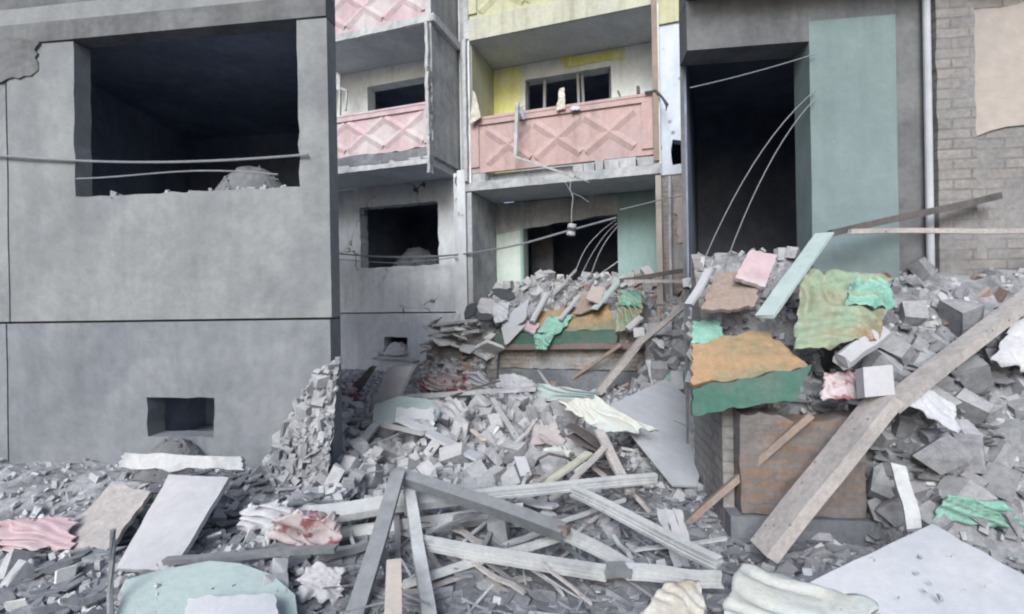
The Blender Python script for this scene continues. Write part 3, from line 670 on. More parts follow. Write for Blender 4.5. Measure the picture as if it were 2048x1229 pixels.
beam('wooden_lath', T(752, 850, .22), T(686, 928, .05), rect(.09, .03), 'alu', 'white painted lath sloping to the left edge', 'lath')
beam('wooden_plank', T(752, 846, .22), T(850, 868, .2), step(0.072, 0.048), 'alu', 'pale double grooved plank beside the turquoise slab', 'plank')
beam('wooden_plank', T(800, 838, .30), T(962, 918, .12), rect(.12, .03), 'board', 'grey plank sloping right out of the turquoise slab', 'plank')
beam('wooden_lath', T(862, 802, .18), T(968, 880, .14), rect(.04, .02), 'woodp', 'thin beige lath over the blocks beside the grey plank', 'lath')
beam('wooden_lath', T(984, 798, .2), T(1040, 886, .12), rect(.06, .025), 'alu', 'pale lath sloping right in the middle of the blocks', 'lath')
beam('metal_profile', T(780, 795, .14), T(1072, 778, .28), rect(.09, .05), 'alu', 'long white bar lying level before the brick parapet', 'metal beam')
beam('wooden_lath', T(1070, 842, .2), T(1040, 890, .1), rect(.04, .02), 'wood', 'small grey lath beside the pink tinted sheet', 'lath')
beam('wooden_lath', T(900, 1110, .05), T(1075, 1235, .03), rect(.05, .03), 'wood', 'grey lath lying flat near the bottom centre', 'lath')
beam('wooden_lath', T(1000, 1120, .03), T(1205, 1208, .03), rect(.07, .02), 'flake', 'dark board half buried in slate bits at the bottom', 'lath')
beam('wooden_lath', T(1120, 1045, .1), T(1250, 1000, .2), rect(.025, .02), 'alu', 'thin bright lath under the thick sloping white profile', 'lath')
beam('wooden_lath', T(1030, 1010, .1), T(1180, 905, .3), rect(.07, .02), 'cream', 'cream lath rising beneath the long square ended profile', 'lath')
beam('wooden_lath', T(1150, 945, .25), T(1215, 900, .3), rect(.035, .02), 'alu', 'short thin lath inside the hollow under the sheets', 'lath')
for k, (a, b, lb) in enumerate([((1135, 850), (1230, 905), 'upper'), ((1140, 870), (1250, 925), 'middle'), ((1150, 930), (1240, 948), 'lower')]):
    beam('wooden_lath', T(*a, .34 - .06 * k), T(*b, .22 - .05 * k), rect(.13, .012), 'wooddk', lb + ' dark slat in the hollow under the crumpled white sheet', 'slat')
beam('rebar', T(868, 1065, .18), T(1010, 1003, .3), rect(.022, .015), 'aludk', 'thin bent dark strip near the dark grey channel', 'strip')
for (a, ha, b, hb, wd, m_, lb) in [
    ((907, 1057), .12, (973, 1093), .06, .05, 'wood', 'short grey lath left of the standing grey block'),
    ((938, 1128), .08, (985, 1153), .05, .03, 'alu', 'short thin pale strip over the dark block'),
    ((1008, 1093), .06, (1082, 1064), .14, .05, 'alu', 'pale lath just below the dark grey channel'),
    ((1013, 997), .14, (1112, 1012), .14, .10, 'boardw', 'lilac white crumpled strip below the square ended profile'),
    ((1100, 1002), .1, (1212, 893), .42, .07, 'wood', 'grey lath rising to the hollow between the sheets'),
    ((852, 1067), .1, (914, 1040), .2, .04, 'alu', 'thin pale lath joining the steep pale profile'),
    ((907, 1039), .2, (950, 1028), .22, .06, 'aludk', 'dark flat strip end on the pale channel'),
    ((667, 1050), .08, (748, 1027), .12, .06, 'alu', 'pale strip at the left edge under the wide bar'),
    ((664, 1066), .06, (700, 1105), .04, .05, 'wooddk', 'dark slat corner at the left edge'),
    ((1060, 975), .2, (1130, 930), .2, .05, 'wood', 'weathered lath lying over the cream board'),
    ((1080, 870), .2, (1120, 905), .16, .05, 'wood', 'small lath on the pink tinted sheet'),
    ((1235, 940), .22, (1290, 955), .2, .08, 'wooddk', 'dark slat end beside the big grey sheet'),
    ((1215, 1010), .08, (1310, 1045), .06, .05, 'wooddk', 'dark lath under the short grey lath end'),
    ((1010, 905), .12, (1050, 870), .2, .04, 'alu', 'thin pale stick in the middle of the blocks'),
    ((905, 905), .1, (930, 830), .2, .03, 'wood', 'thin grey stick standing among the blocks'),
    ((700, 905), .1, (800, 868), .16, .03, 'alu', 'thin pale stick near the white painted lath'),
    ((668, 835), .1, (745, 842), .12, .03, 'wood', 'thin grey stick reaching the turquoise slab'),
    ((880, 800), .2, (1000, 762), .3, .04, 'wooddk', 'dark stick before the red and white bedding'),
    ((960, 1180), .03, (1080, 1150), .08, .05, 'wood', 'flat grey lath low in the bottom centre'),
    ((1120, 1185), .03, (1260, 1150), .08, .04, 'wooddk', 'dark thin lath below the short coupling'),
    ((700, 1160), .05, (780, 1190), .03, .05, 'wood', 'grey lath under the flat grey bar'),
    ((1150, 905), .3, (1245, 985), .1, .05, 'wood', 'weathered lath falling across the hollow')]:
    beam('wooden_lath', T(*a, ha), T(*b, hb), rect(wd * .8, .018), m_, lb, 'lath', bend=.018)
# angle iron loop
o = build('bent_rod', MB().tube([T(1070, 935, .1), T(1078, 918, .3), T(1098, 908, .34), T(1130, 915, .3), T(1150, 925, .22)], .012), 'wooddk'); tag(o, 'bent dark rod looped over the blocks', 'rod')
o = build('bent_rod', MB().tube([T(1045, 985, .05), T(1052, 970, .2), T(1066, 950, .34), T(1080, 952, .3)], .010), 'rust'); tag(o, 'brown twisted rod hooking over the long white profile', 'rod')
o = build('bent_rod', MB().tube([T(742, 855, .02), T(743, 820, .12), T(747, 790, .25), T(745, 765, .3)], .014), 'aludk'); tag(o, 'upright dark rod beside the turquoise slab', 'rod')

# ---- slabs and sheets, middle
g = MB().poly([T(745, 850, .16), T(876, 838, .18), T(880, 822, .24), T(862, 800, .3), T(800, 792, .34), T(748, 810, .3)], .06)
tag(build('turquoise_slab', g, 'turqslab'), 'pale turquoise wall slab lying left of the block field', 'slab')
board('plaster_slab', (T(790, 842, .24), T(868, 842, .24), T(866, 817, .36), T(792, 816, .36)), 'board', 'small grey slab leaning on the far turquoise slab', 'slab', .04)
board('particle_board', (T(747, 806, .10), T(790, 808, .10), T(826, 732, .55), T(776, 734, .55)), 'boardw', 'off white board leaning beside the far rubble slope', 'board', .05, .003, 2, .008)
board('particle_board', (T(690, 785, .06), T(716, 790, .06), T(752, 735, .5), T(742, 733, .5)), 'wood', 'brownish board leaning behind the off white board', 'board', .03)
p0, p1, p2 = T(1222, 812, .34), T(1330, 762, .42), T(1345, 974, .14)
nn = (p1 - p0).cross(p2 - p0).normalized()
def onp(px, py):
    d = ray(px, py); o_ = Vector((0, 0, EYE)); return o_ + d * ((p0 - o_).dot(nn) / d.dot(nn))
g = MB().poly([p0, p1, onp(1385, 806), onp(1412, 900), onp(1392, 976), p2, onp(1262, 872)], .02)
tag(build('metal_sheet', g, 'board'), 'big smooth grey sheet leaning at the right of the debris', 'sheet')
cloth('insulation_sheet', (T(1118, 806, .50), T(1203, 866, .40), T(1310, 858, .40), T(1192, 793, .56)), 'insul', 'crumpled white and cream sheet draped on the grey sheet', 'sheet', .05, 3.5, .09, th=.03)
board('plaster_board', (T(1098, 806, .3), T(1150, 850, .22), T(1150, 812, .48), T(1118, 798, .42)), 'boardw', 'torn pale board end left of the crumpled white sheet', 'board', .03, .02, 5, .04)
board('plaster_board', (T(1060, 895, .08), T(1130, 885, .14), T(1110, 845, .3), T(1072, 852, .26)), 'boardp', 'pink tinted plaster sheet among the blocks', 'board', .03, .01, 4, .05)
board('plaster_board', (T(1078, 925, .1), T(1140, 935, .1), T(1140, 898, .22), T(1085, 896, .22)), 'insul', 'cream crumbly board under the bent dark rod', 'board', .04, .03, 6, .05)
cloth('foil_strip', (T(1075, 805, .10), T(1190, 800, .2), T(1200, 785, .3), T(1075, 768, .3)), 'turqslab', 'long pale grey crumpled strip before the dark base', 'strip', .06, 5, .04)
for k, (px, lb) in enumerate([(1312, 'left fluted white sheet piece under the thick profile')]):
    g = MB(); 
    for s_ in range(3):
        o0 = s_ * 17
        g.sheet(T(px + 38 + o0, 1140, .03), T(px + 54 + o0, 1142, .03), T(px + 17 + o0, 1020, .30), T(px + o0, 1018, .28 + .01 * s_), 4, 10, .01, .004, 3, .01, s_)
        g.box(MAIN, 0, 0.0001, 0, 0.0001, 0, .0001) if False else None
    tag(build('corrugated_sheet', g, 'boardw'), 'fluted white sheet under the thick sloping profile', 'sheet')
board('paper_box', (T(1030, 925, .12), T(1053, 925, .12), T(1066, 962, .06), T(1043, 964, .06)), 'boardw', 'white smooth block end on the blocks above the long profile', 'block', .08, 0, 1, .0, 3, 3)

# ---- cloth piles mid
cloth('cloth_bundle', (T(838, 778, .08), T(950, 786, .08), T(935, 752, .3), T(850, 748, .3)), 'cloth_p', 'white and red rumpled bedding before the brick parapet', 'cloth', .16, 6, .1)
cloth('cloth_bundle', (T(930, 776, .1), T(985, 780, .08), T(965, 742, .3), T(925, 748, .3)), 'cloth_w', 'pale blue white rag beside the red bedding', 'cloth', .14, 7, .08)
cloth('cloth_bundle', (T(990, 780, .08), T(1075, 785, .06), T(1050, 756, .2), T(1000, 752, .2)), 'cloth_w', 'lilac white rag at the foot of the parapet', 'cloth', .14, 8, .08)
cloth('cloth_bundle', (T(668, 800, .05), T(725, 800, .05), T(715, 765, .2), T(668, 770, .2)), 'cloth_p', 'dull pink rags at the left edge of the rubble', 'cloth', .1, 7, .05)
cloth('plastic_sheet', (T(820, 845, .2), T(875, 862, .2), T(865, 842, .28), T(835, 835, .28)), 'cloth_w', 'small lilac plastic scrap on the grey plank', 'scrap', .03, 7, .03, 14, 10)
cloth('plastic_sheet', (T(870, 842, .05), T(925, 850, .05), T(935, 805, .3), T(895, 795, .3)), 'boardw', 'pale torn sheet standing right of the turquoise slab', 'scrap', .06, 5, .06, 20, 16)
# bottom right cloth
cloth('cloth_sheet', (T(1258, 1262, .10), T(1420, 1270, .10), T(1400, 1162, .16), T(1330, 1168, .16)), 'cloth_y', 'cream stained cloth at the bottom right of the debris', 'cloth', .02, 5, .03)

# ---- entrance heap: painted panel and scraps
P_ = thing('painted_panel', Y(1110, 690, 7.9), 'green edged orange panel lying across the brick parapet', 'panel')
g = MB().sheet(Y(980, 697, 7.98), Y(1232, 690, 7.98), Y(1236, 660, 7.95), Y(992, 668, 7.95), 20, 4, .06, .01, 2, .02, 4)
part('edge_strip', g, 'green', P_)
g = MB().sheet(Y(1040, 668, 8.0), Y(1234, 658, 8.0), Y(1215, 606, 8.35), Y(1085, 622, 8.35), 24, 12, .04, .03, 3, .05, 5)
part('fabric_face', g, 'orange', P_)
beam('steel_lintel', Y(965, 694, 8.0), Y(1290, 692, 8.02), rect(.07, .09), 'rust', 'dark reddish lintel bar along the parapet top', 'lintel')
board('grey_board', (Y(1008, 668, 7.88), Y(1050, 640, 7.88), Y(1058, 596, 8.2), Y(1002, 642, 8.1)), 'board', 'pointed grey board leaning on the green panel edge', 'board', .015, .0, 2, .02)
board('grey_board', (Y(1010, 690, 7.86), Y(1016, 688, 7.86), Y(1052, 650, 7.88), Y(1002, 655, 7.88)), 'board', 'hanging tip of grey board over the green edge', 'board', .015, .0, 2, .0, 8, 8)
cloth('turquoise_cloth', (Y(1072, 700, 7.84), Y(1092, 700, 7.84), Y(1110, 668, 7.86), Y(1066, 668, 7.86)), 'cloth_t', 'lower turquoise rag hanging over the parapet', 'cloth', .05, 8, .04, 20, 18)
cloth('turquoise_cloth', (Y(1072, 668, 7.86), Y(1118, 668, 7.86), Y(1150, 628, 8.15), Y(1095, 636, 8.1)), 'cloth_t', 'upper turquoise rag spread on the orange panel', 'cloth', .06, 7, .05, 24, 18)
beam('rolled_pipe', Y(1064, 645, 7.95), Y(1094, 590, 8.35), [(.055 * math.cos(t * .785), .055 * math.sin(t * .785)) for t in range(8)], 'boardw', 'thick white roll leaning up the heap', 'roll')
beam('rolled_pipe', Y(1120, 640, 8.0), Y(1160, 590, 8.4), rect(.09, .03), 'boardw', 'pale narrow board leaning beside the brown piece', 'board')
board('brick_lump', (Y(1040, 655, 7.9), Y(1068, 668, 7.9), Y(1080, 648, 8.05), Y(1050, 640, 8.05)), 'pinkpale', 'pinkish tile lump under the white roll', 'tile', .05, .01, 3, .02)
board('brown_panel', (Y(1148, 628, 8.1), Y(1200, 618, 8.1), Y(1205, 588, 8.4), Y(1158, 588, 8.4)), 'woodbr', 'brown curved panel on top of the heap', 'panel', .03, .04, 3, .03)
board('cream_tile', (Y(1172, 598, 8.05), Y(1200, 608, 8.05), Y(1210, 576, 8.3), Y(1184, 572, 8.3)), 'beige', 'cream tile on top of the brown panel', 'tile', .03, 0, 1, .01, 8, 8)
beam('white_strip', Y(1188, 620, 8.0), Y(1240, 560, 8.45), rect(.14, .03), 'turqslab', 'pale greenish plank leaning below the turquoise wall', 'plank')
beam('white_strip', Y(1105, 592, 8.6), Y(1152, 540, 8.9), rect(.05, .03), 'boardw', 'thin splintered stick pointing up into the dark opening', 'stick')
for (cs, lb, nm) in [((Y(980, 577, 8.1), Y(1005, 600, 8.1), Y(1032, 598, 8.2), Y(1022, 580, 8.2)), 'dark leaf shaped scrap on the left of the heap top', 'dark_scrap'),
                 ((Y(928, 640, 7.95), Y(950, 628, 7.95), Y(952, 606, 8.05), Y(932, 612, 8.05)), 'dark standing scrap left of the heap', 'dark_scrap'),
                 ((Y(955, 640, 7.9), Y(982, 640, 7.9), Y(985, 628, 8.0), Y(960, 627, 8.0)), 'dark round scrap low on the left of the heap', 'dark_scrap')]:
    q_ = [a_.lerp(b_, .5) for a_, b_ in zip(cs, cs[1:] + cs[:1])]; ct = sum(cs, Vector()) / 4; pl_ = []
    for a_, b_ in zip(cs, q_): pl_ += [a_.lerp(ct, .08), b_ + (b_ - ct) * .18]
    tag(build(nm, MB().poly(pl_, .03), 'dark'), lb, 'scrap')
board('white_scrap', (Y(893, 652, 7.9), Y(914, 652, 7.9), Y(920, 628, 8.0), Y(914, 630, 8.0)), 'boardw', 'white pointed shard at the left end of the heap', 'shard', .02, 0, 1, .01, 8, 8)
cloth('white_scrap', (Y(990, 650, 7.95), Y(1015, 640, 7.95), Y(1020, 600, 8.2), Y(985, 610, 8.2)), 'cloth_w', 'white crumpled paper left of the grey pointed board', 'paper', .06, 9, .04, 20, 18)
cloth('white_scrap', (Y(950, 620, 8.1), Y(985, 640, 8.0), Y(995, 605, 8.25), Y(965, 595, 8.25)), 'boardw', 'pale torn plaster sheet between the dark scraps', 'plaster', .06, 9, .04, 20, 18)
cloth('green_cloth', (Y(1232, 668, 7.9), Y(1275, 655, 7.9), Y(1290, 600, 8.3), Y(1235, 590, 8.3)), 'cloth_g', 'green and rust coloured cloth heap right of the panel', 'cloth', .13, 6, .08)
cloth('green_cloth', (Y(1240, 610, 8.1), Y(1285, 612, 8.1), Y(1280, 585, 8.4), Y(1245, 580, 8.4)), 'cloth_t', 'mint cloth tuft on the green and rust heap', 'cloth', .1, 7, .06)
beam('foam_roll', Y(1255, 660, 7.8), Y(1282, 636, 7.95), [(.06 * math.cos(t * .785), .06 * math.sin(t * .785)) for t in range(8)], 'boardw', 'short grey foam roll beside the green cloth', 'roll')
board('white_box', (Y(1268, 675, 7.6), Y(1290, 673, 7.6), Y(1288, 655, 7.65), Y(1266, 656, 7.65)), 'boardw', 'small white box at the top of the big beam', 'box', .12, 0, 1, 0, 4, 4)
cloth('white_cloth', (Y(1298, 678, 7.5), Y(1330, 702, 7.4), Y(1328, 686, 7.5), Y(1300, 668, 7.6)), 'cloth_w', 'white rag right of the big beam top', 'cloth', .04, 7, .03, 18, 12)
cloth('white_cloth', (Y(1362, 660, 7.3), Y(1380, 670, 7.3), Y(1384, 620, 7.5), Y(1370, 625, 7.5)), 'cloth_w', 'white hanging rag at the far right of the rubble', 'cloth', .05, 7, .03, 18, 12)
cloth('green_scrap', (Y(1325, 765, 6.9), Y(1385, 772, 6.9), Y(1378, 755, 7.2), Y(1335, 748, 7.2)), 'cloth_t', 'turquoise speckled scrap above the big grey sheet', 'scrap', .05, 8, .03, 20, 12)
o = build('wooden_beam', MB().bar(T(1196, 786, .08), Y(1286, 676, 7.55), rect(.17, .10), segs=12, bend=.01), 'wood'); tag(o, 'heavy weathered beam leaning up to the white box', 'beam')
o = build('wooden_beam', MB().bar(Y(1270, 696, 7.5), Y(1392, 592, 7.3), rect(.09, .07), segs=12, bend=.01), 'wood'); tag(o, 'grey pole leaning up to the right past the box', 'beam')
o = build('wooden_beam', MB().bar(T(1118, 776, .03), Y(1242, 690, 7.85), rect(.06, .05), segs=12, bend=.01), 'woodbr'); tag(o, 'thin brown stick leaning on the parapet', 'stick')
beam('wooden_lath', Y(1296, 722, 7.5), Y(1308, 775, 7.0), rect(.07, .03), 'alu', 'short white lath below the white rag', 'lath')
beam('wooden_lath', T(1076, 742, .3), T(1125, 805, .1), rect(.04, .02), 'alu', 'thin white lath before the parapet base', 'lath')
beam('steel_beam', Y(1240, 562, 8.3), Y(1392, 538, 8.1), rect(.05, .07), 'wooddk', 'dark bar rising right from the turquoise wall', 'bar')
beam('steel_beam', Y(1248, 563, 8.1), Y(1392, 563, 8.0), rect(.05, .05), 'wood', 'level pale pipe above the brown rubble', 'pipe')
# fallen wall fragments on the left slope
for (a, b_, lb) in [((752, 716), (832, 724), 'thin grey ledge piece beside the far vent'), ((870, 650), (960, 640), 'long flat shard on the left slope'), ((862, 672), (965, 662), 'second flat shard lower on the left slope')]:
    beam('concrete_shard', Y(*a, 8.3 if a[0] < 800 else 7.95), Y(*b_, 8.3 if a[0] < 800 else 7.95), rect(.26, .05), 'concrete', lb, 'shard', .02)
# concrete cube under the dark channel
def chunk(name, p, s, m, label, cat, rot=None, h=None, group=None):
    me_mb = MB().hull(h or BLK[0], (Euler(rot or (0, 0, 0)).to_matrix().to_4x4() @ Matrix.Diagonal((s, s, s, 1))))
    o = build(name, me_mb, m, origin=Vector((0, 0, 0))); o.location = p
    return tag(o, label, cat, group)
chunk('concrete_block', T(998, 1062, .1), .22, 'chunk', 'grey block standing in the gap under the dark channel', 'block', (0, 1.4, .3))
chunk('concrete_block', T(940, 1150, .06), .2, 'flake', 'dark block under the low white profile', 'block', (.1, .1, .5), BLK[2])
chunk('stone', T(985, 1165 + 5, .03), .2, 'chunkdk', 'flat dark stone near the bottom centre', 'stone', (.1, .1, .5), FLK[2])

# ---- hanging gutter frame, wire with the tin
G_ = thing('bent_railing', Y(1035, 210, 8.15), 'broken white frame hanging bent from the pink parapet', 'frame')
part('upright_bar', MB().bar(Y(1035, 206, 8.2), Y(1031, 315, 8.1), rect(.06, .04), segs=4), 'alu', G_)
part('slanting_bar', MB().bar(Y(1030, 314, 8.1), Y(1150, 354, 7.9), rect(.045, .035), segs=6, bend=.01), 'alu', G_)
part('wire', MB().tube([Y(1150, 354, 7.9), Y(1165, 360, 7.88), Y(1180, 366, 7.86)], .008), 'cable', G_)
o = build('hanging_wire', MB().tube([Y(1142, 352, 7.92), Y(1140, 380, 7.92), Y(1146, 395, 7.9), Y(1143, 425, 7.9), Y(1143, 450, 7.9)], .006), 'boardw'); tag(o, 'thin white wire hanging from the bent frame', 'wire')
o = build('hanging_wire', MB().tube([Y(1130, 365, 7.92), Y(1142, 385, 7.9), Y(1162, 394, 7.88), Y(1178, 405, 7.88)], .006), 'cable'); tag(o, 'short kinked twig of wire below the bent frame', 'wire')
P = Y(1143, 460, 7.9)
C_ = thing('hanging_tin', P, 'small white and dark tin dangling on a wire before the opening', 'tin')
cyl = [(.07 * math.cos(t * math.pi / 8), .07 * math.sin(t * math.pi / 8)) for t in range(16)]
part('can_body', MB().bar(P - Vector((.015, 0, .09)), P + Vector((.015, 0, .09)), cyl, segs=3), 'boardw', C_)
cyl2 = [(a * 1.03, b * 1.03) for a, b in cyl]
part('dark_band', MB().bar(P - Vector((.005, 0, .03)), P + Vector((.006, 0, .03)), cyl2, segs=1), 'dark', C_)
# rail rags
cloth('rag', (Y(1112, 222, 8.3), Y(1130, 218, 8.3), Y(1128, 176, 8.42), Y(1118, 178, 8.42)), 'cloth_y', 'tattered beige rag on the middle of the balcony rail', 'rag', .04, 9, .03, 14, 20)
cloth('rag', (Y(1140, 222, 8.3), Y(1160, 220, 8.3), Y(1160, 208, 8.42), Y(1142, 210, 8.42)), 'cloth_w', 'small white rag beside the beige rag on the rail', 'rag', .03, 9, .02, 14, 10)
cloth('rag', (Y(1036, 216, 8.2), Y(1046, 240, 8.2), Y(1050, 240, 8.3), Y(1046, 210, 8.4)), 'cloth_w', 'white strip of rag at the top of the hanging frame', 'rag', .03, 9, .02, 12, 14)
cloth('rag', (Y(940, 250, 8.26), Y(962, 236, 8.26), Y(952, 190, 8.3), Y(945, 180, 8.3)), 'cloth_y', 'torn cream scrap at the left end of the pink parapet', 'rag', .03, 8, .03, 14, 18)
beam('wooden_peg', Y(1236, 182, 8.43), Y(1243, 200, 8.43), rect(.04, .03), 'wooddk', 'small leaning peg on the balcony rail', 'peg', segs=2)
beam('wooden_peg', Y(1276, 174, 8.43), Y(1277, 190, 8.43), rect(.10, .05), 'wooddk', 'small dark block at the right end of the rail', 'peg', segs=2)
o = build('torn_metal', MB().tube([Y(1290, 186, 8.32), Y(1312, 182, 8.3), Y(1325, 196, 8.26), Y(1334, 210, 8.2), Y(1332, 222, 8.2)], [.02, .025, .02, .03, .01]), 'dark'); tag(o, 'torn dark metal curling past the parapet corner', 'metal scrap')
# window sash left balcony
WS = thing('open_sash', Y(680, 220, 8.6), 'pale open window sash inside the left balcony', 'window sash')
part('sash_frame', MB().bar(Y(680, 150, 8.9), Y(680, 238, 8.9), rect(.05, .04)).bar(Y(668, 172, 8.9), Y(694, 182, 8.9), rect(.03, .04)).bar(Y(694, 182, 8.9), Y(691, 222, 8.9), rect(.03, .04)), 'alu', WS)
part('sash_rag', MB().sheet(Y(667, 180, 8.88), Y(680, 180, 8.88), Y(676, 145, 8.88), Y(667, 142, 8.88), 8, 8, .03, .02, 6, .03, 3), 'cloth_w', WS)

# ---- cables
def sagc(name, pts, r, label, m='cable'):
    P2 = []
    for i in range(len(pts) - 1):
        for k in range(6):
            t = k / 6
            p0 = pts[max(i - 1, 0)]; p1 = pts[i]; p2 = pts[i + 1]; p3 = pts[min(i + 2, len(pts) - 1)]
            P2.append(.5 * ((2 * p1) + (p2 - p0) * t + (2 * p0 - 5 * p1 + 4 * p2 - p3) * t * t + (3 * p1 - p0 - 3 * p2 + p3) * t ** 3))
    P2.append(pts[-1])
    return tag(build(name, MB().tube(P2, r), m), label, 'cable')
sagc('overhead_cable', [Y(560, 498, 8.9), Y(667, 507, 8.9), Y(760, 514, 8.8), Y(850, 514, 8.6), Y(940, 507, 8.3), Y(1040, 489, 8.0), Y(1130, 464, 8.0), Y(1232, 436, 8.4)], .017, 'thick twisted cable sagging across the ground floor')
sagc('overhead_cable', [Y(620, 515, 9.4), Y(740, 524, 9.4), Y(800, 526, 9.4), Y(880, 519, 9.4), Y(960, 508, 9.0)], .010, 'thin second cable low over the ground floor window')
sagc('overhead_cable', [Y(1240, 420, 8.3), Y(1290, 408, 8.3), Y(1340, 396, 8.2), Y(1400, 388, 8.1)], .010, 'dark cable running right under the pink balcony')
sagc('loose_wire', [Y(1232, 440, 9.4), Y(1200, 465, 9.3), Y(1170, 500, 9.2), Y(1150, 545, 9.0)], .006, 'left loose wire drooping across the dark opening', 'board')
sagc('loose_wire', [Y(1234, 446, 9.4), Y(1210, 470, 9.3), Y(1182, 512, 9.2), Y(1160, 556, 9.0)], .005, 'middle loose wire drooping across the dark opening', 'board')
sagc('loose_wire', [Y(1236, 452, 9.4), Y(1215, 478, 9.3), Y(1196, 512, 9.2), Y(1180, 556, 9.0)], .006, 'right loose wire drooping across the dark opening', 'board')

# ------------------------------------------------------------------ near left debris
board('particle_board', (T(232, 1138, .06), T(345, 1142, .06), T(458, 955, .36), T(338, 950, .36)), 'boardw', 'big off white board leaning under the near vent', 'board', .03, .004, 2, .01)
board('particle_board', (T(95, 1095, .05), T(215, 1100, .05), T(300, 985, .28), T(225, 965, .28)), 'wood', 'brownish board lying left of the big off white board', 'board', .03)
def planar(a, b, c_, pts):
    n_ = (b - a).cross(c_ - a).normalized(); o_ = Vector((0, 0, EYE))
    return [o_ + ray(*p) * ((a - o_).dot(n_) / ray(*p).dot(n_)) for p in pts]
g = MB().poly(planar(T(300, 1225, .12), T(560, 1225, .12), T(420, 1122, .2), [(225, 1262), (600, 1270), (590, 1190), (545, 1150), (480, 1127), (420, 1122), (320, 1140), (250, 1160)]), .05) if True else MB().poly([T(225, 1262, .12), T(600, 1270, .12), T(590, 1190, .15), T(545, 1150, .16), T(420, 1122, .18), T(250, 1160, .16)], .05)
tag(build('turquoise_slab', g, 'turqslab'), 'large pale turquoise slab at the bottom left corner', 'slab')
board('plaster_slab', (T(360, 1270, .17), T(560, 1270, .17), T(550, 1190, .2), T(375, 1195, .2)), 'board', 'grey slab lying on the large turquoise slab', 'slab', .03)
beam('steel_strip', T(330, 1122, .1), T(672, 1098, .2), rect(.05, .03), 'aludk', 'dark strip lying right of the big off white board', 'strip')
o = build('bent_rod', MB().tube([T(222, 1262, .1), T(220, 1190, .16), T(224, 1120, .3), T(226, 1060, .45)], .014), 'aludk'); tag(o, 'upright dark rod at the bottom left', 'rod')
board('concrete_shelf', (T(232, 936, .42), T(490, 940, .42), T(480, 912, .5), T(250, 905, .5)), 'concrete', 'thin broken ledge under the near vent', 'ledge', .04, .01, 3, .04)
cloth('cloth_bundle', (T(540, 1070, .08), T(680, 1092, .08), T(672, 1030, .3), T(555, 1025, .3)), 'cloth_p', 'pink and white rumpled cloth near the left wing corner', 'cloth', .1, 6, .08)
cloth('cloth_bundle', (T(470, 1060, .08), T(590, 1060, .08), T(580, 1005, .25), T(500, 1005, .25)), 'cloth_w', 'white rag beside the near left rubble stack', 'cloth', .08, 7, .06)
cloth('cloth_bundle', (T(0, 1100, .05), T(150, 1100, .05), T(140, 1030, .2), T(0, 1040, .2)), 'pinkpale', 'dull pinkish scraps at the far left edge', 'cloth', .06, 7, .06)
cloth('plastic_sheet', (T(595, 1200, .05), T(680, 1200, .05), T(690, 1130, .2), T(610, 1130, .2)), 'boardw', 'pale torn sheet right of the large turquoise slab', 'scrap', .05, 5, .06, 20, 16)
# broken masonry stub on the wing corner
a0, a1 = WL.hit(528, 800, -.25)[0], WL.hit(664, 800, -.25)[0]
g = MB(); random.seed(31)
aw = a1 - a0; n1 = 26; n2 = 34; core = []
def stk(u, v):   # height limit of the heap across its width
    return 1.22 * sm(-.75, .92, u)
for jj in range(n2 + 1):
    for ii in range(n1 + 1):
        u = -.7 + 1.67 * ii / n1; v = jj / n2; z = stk(u, 0) * v
        d = -.05 - .32 * (1 - v) ** .8 - .05 * nz(u * 3, v * 3, 2, 3)
        core.append(WL.pt(a0 + aw * u, d, z + .03 * nz(u * 4, v * 9, 2, 8)))
g.add(core, [(q_, q_ + 1, q_ + n1 + 2, q_ + n1 + 1) for jj in range(n2) for q_ in range(jj * (n1 + 1), jj * (n1 + 1) + n1)])
g.rough(.03, 13)
for k in range(520):
    u = random.uniform(-.7, .97); v = random.random(); z = stk(u, 0) * v
    s_ = random.uniform(.03, .09) * (1 if k % 7 else 2.2)
    g.hull(random.choice(BRK + FLK + BLK), mtx(WL.pt(a0 + aw * u, -.07 - .32 * (1 - v) ** .8, z), s_))
tag(build('broken_masonry_stack', g, 'chunkdk'), 'ragged heap of dusty masonry against the near wing corner', 'masonry')

# ------------------------------------------------------------------ near right heap
RR = thing('painted_panel', WR.pt(.5, -.9, .9), 'nearer green and orange panel on the right parapet', 'panel')
def W3(px, py, d): a, z = WR.hit(px, py, d); return WR.pt(a, d, z)
part('edge_strip', MB().sheet(W3(1386, 832, -1.0), W3(1590, 800, -1.0), W3(1625, 728, -.94), W3(1386, 778, -.96), 20, 6, .05, .012, 3, .03, 3), 'green', RR)
part('fabric_face', MB().sheet(W3(1386, 776, -.95), W3(1618, 730, -.93), W3(1530, 655, -.62), W3(1388, 690, -.70), 24, 14, .03, .03, 4, .035, 5), 'orange', RR)
part('green_face', MB().sheet(W3(1386, 690, -.66), W3(1450, 680, -.66), W3(1440, 640, -.5), W3(1388, 640, -.5), 12, 8, .02, .02, 3, .03, 5), 'cloth_t', RR)
board('brown_panel', (W3(1400, 620, -.7), W3(1510, 612, -.7), W3(1520, 545, -.45), W3(1430, 545, -.45)), 'woodbr', 'near brown panel above the green and orange one', 'panel', .03, .03, 3, .03)
board('cream_tile', (W3(1470, 555, -.62), W3(1530, 575, -.62), W3(1555, 510, -.4), W3(1500, 500, -.4)), 'pinkpale', 'near pinkish tile on the brown panel', 'tile', .03, 0, 1, .01, 8, 8)
beam('white_strip', W3(1530, 632, -.78), W3(1650, 468, -.3), rect(.13, .02), 'turqslab', 'near pale green plank leaning under the turquoise wall', 'plank')
beam('white_strip', W3(1378, 610, -.7), W3(1420, 540, -.5), rect(.06, .02), 'boardw', 'near short white strip at the left of the heap', 'strip')
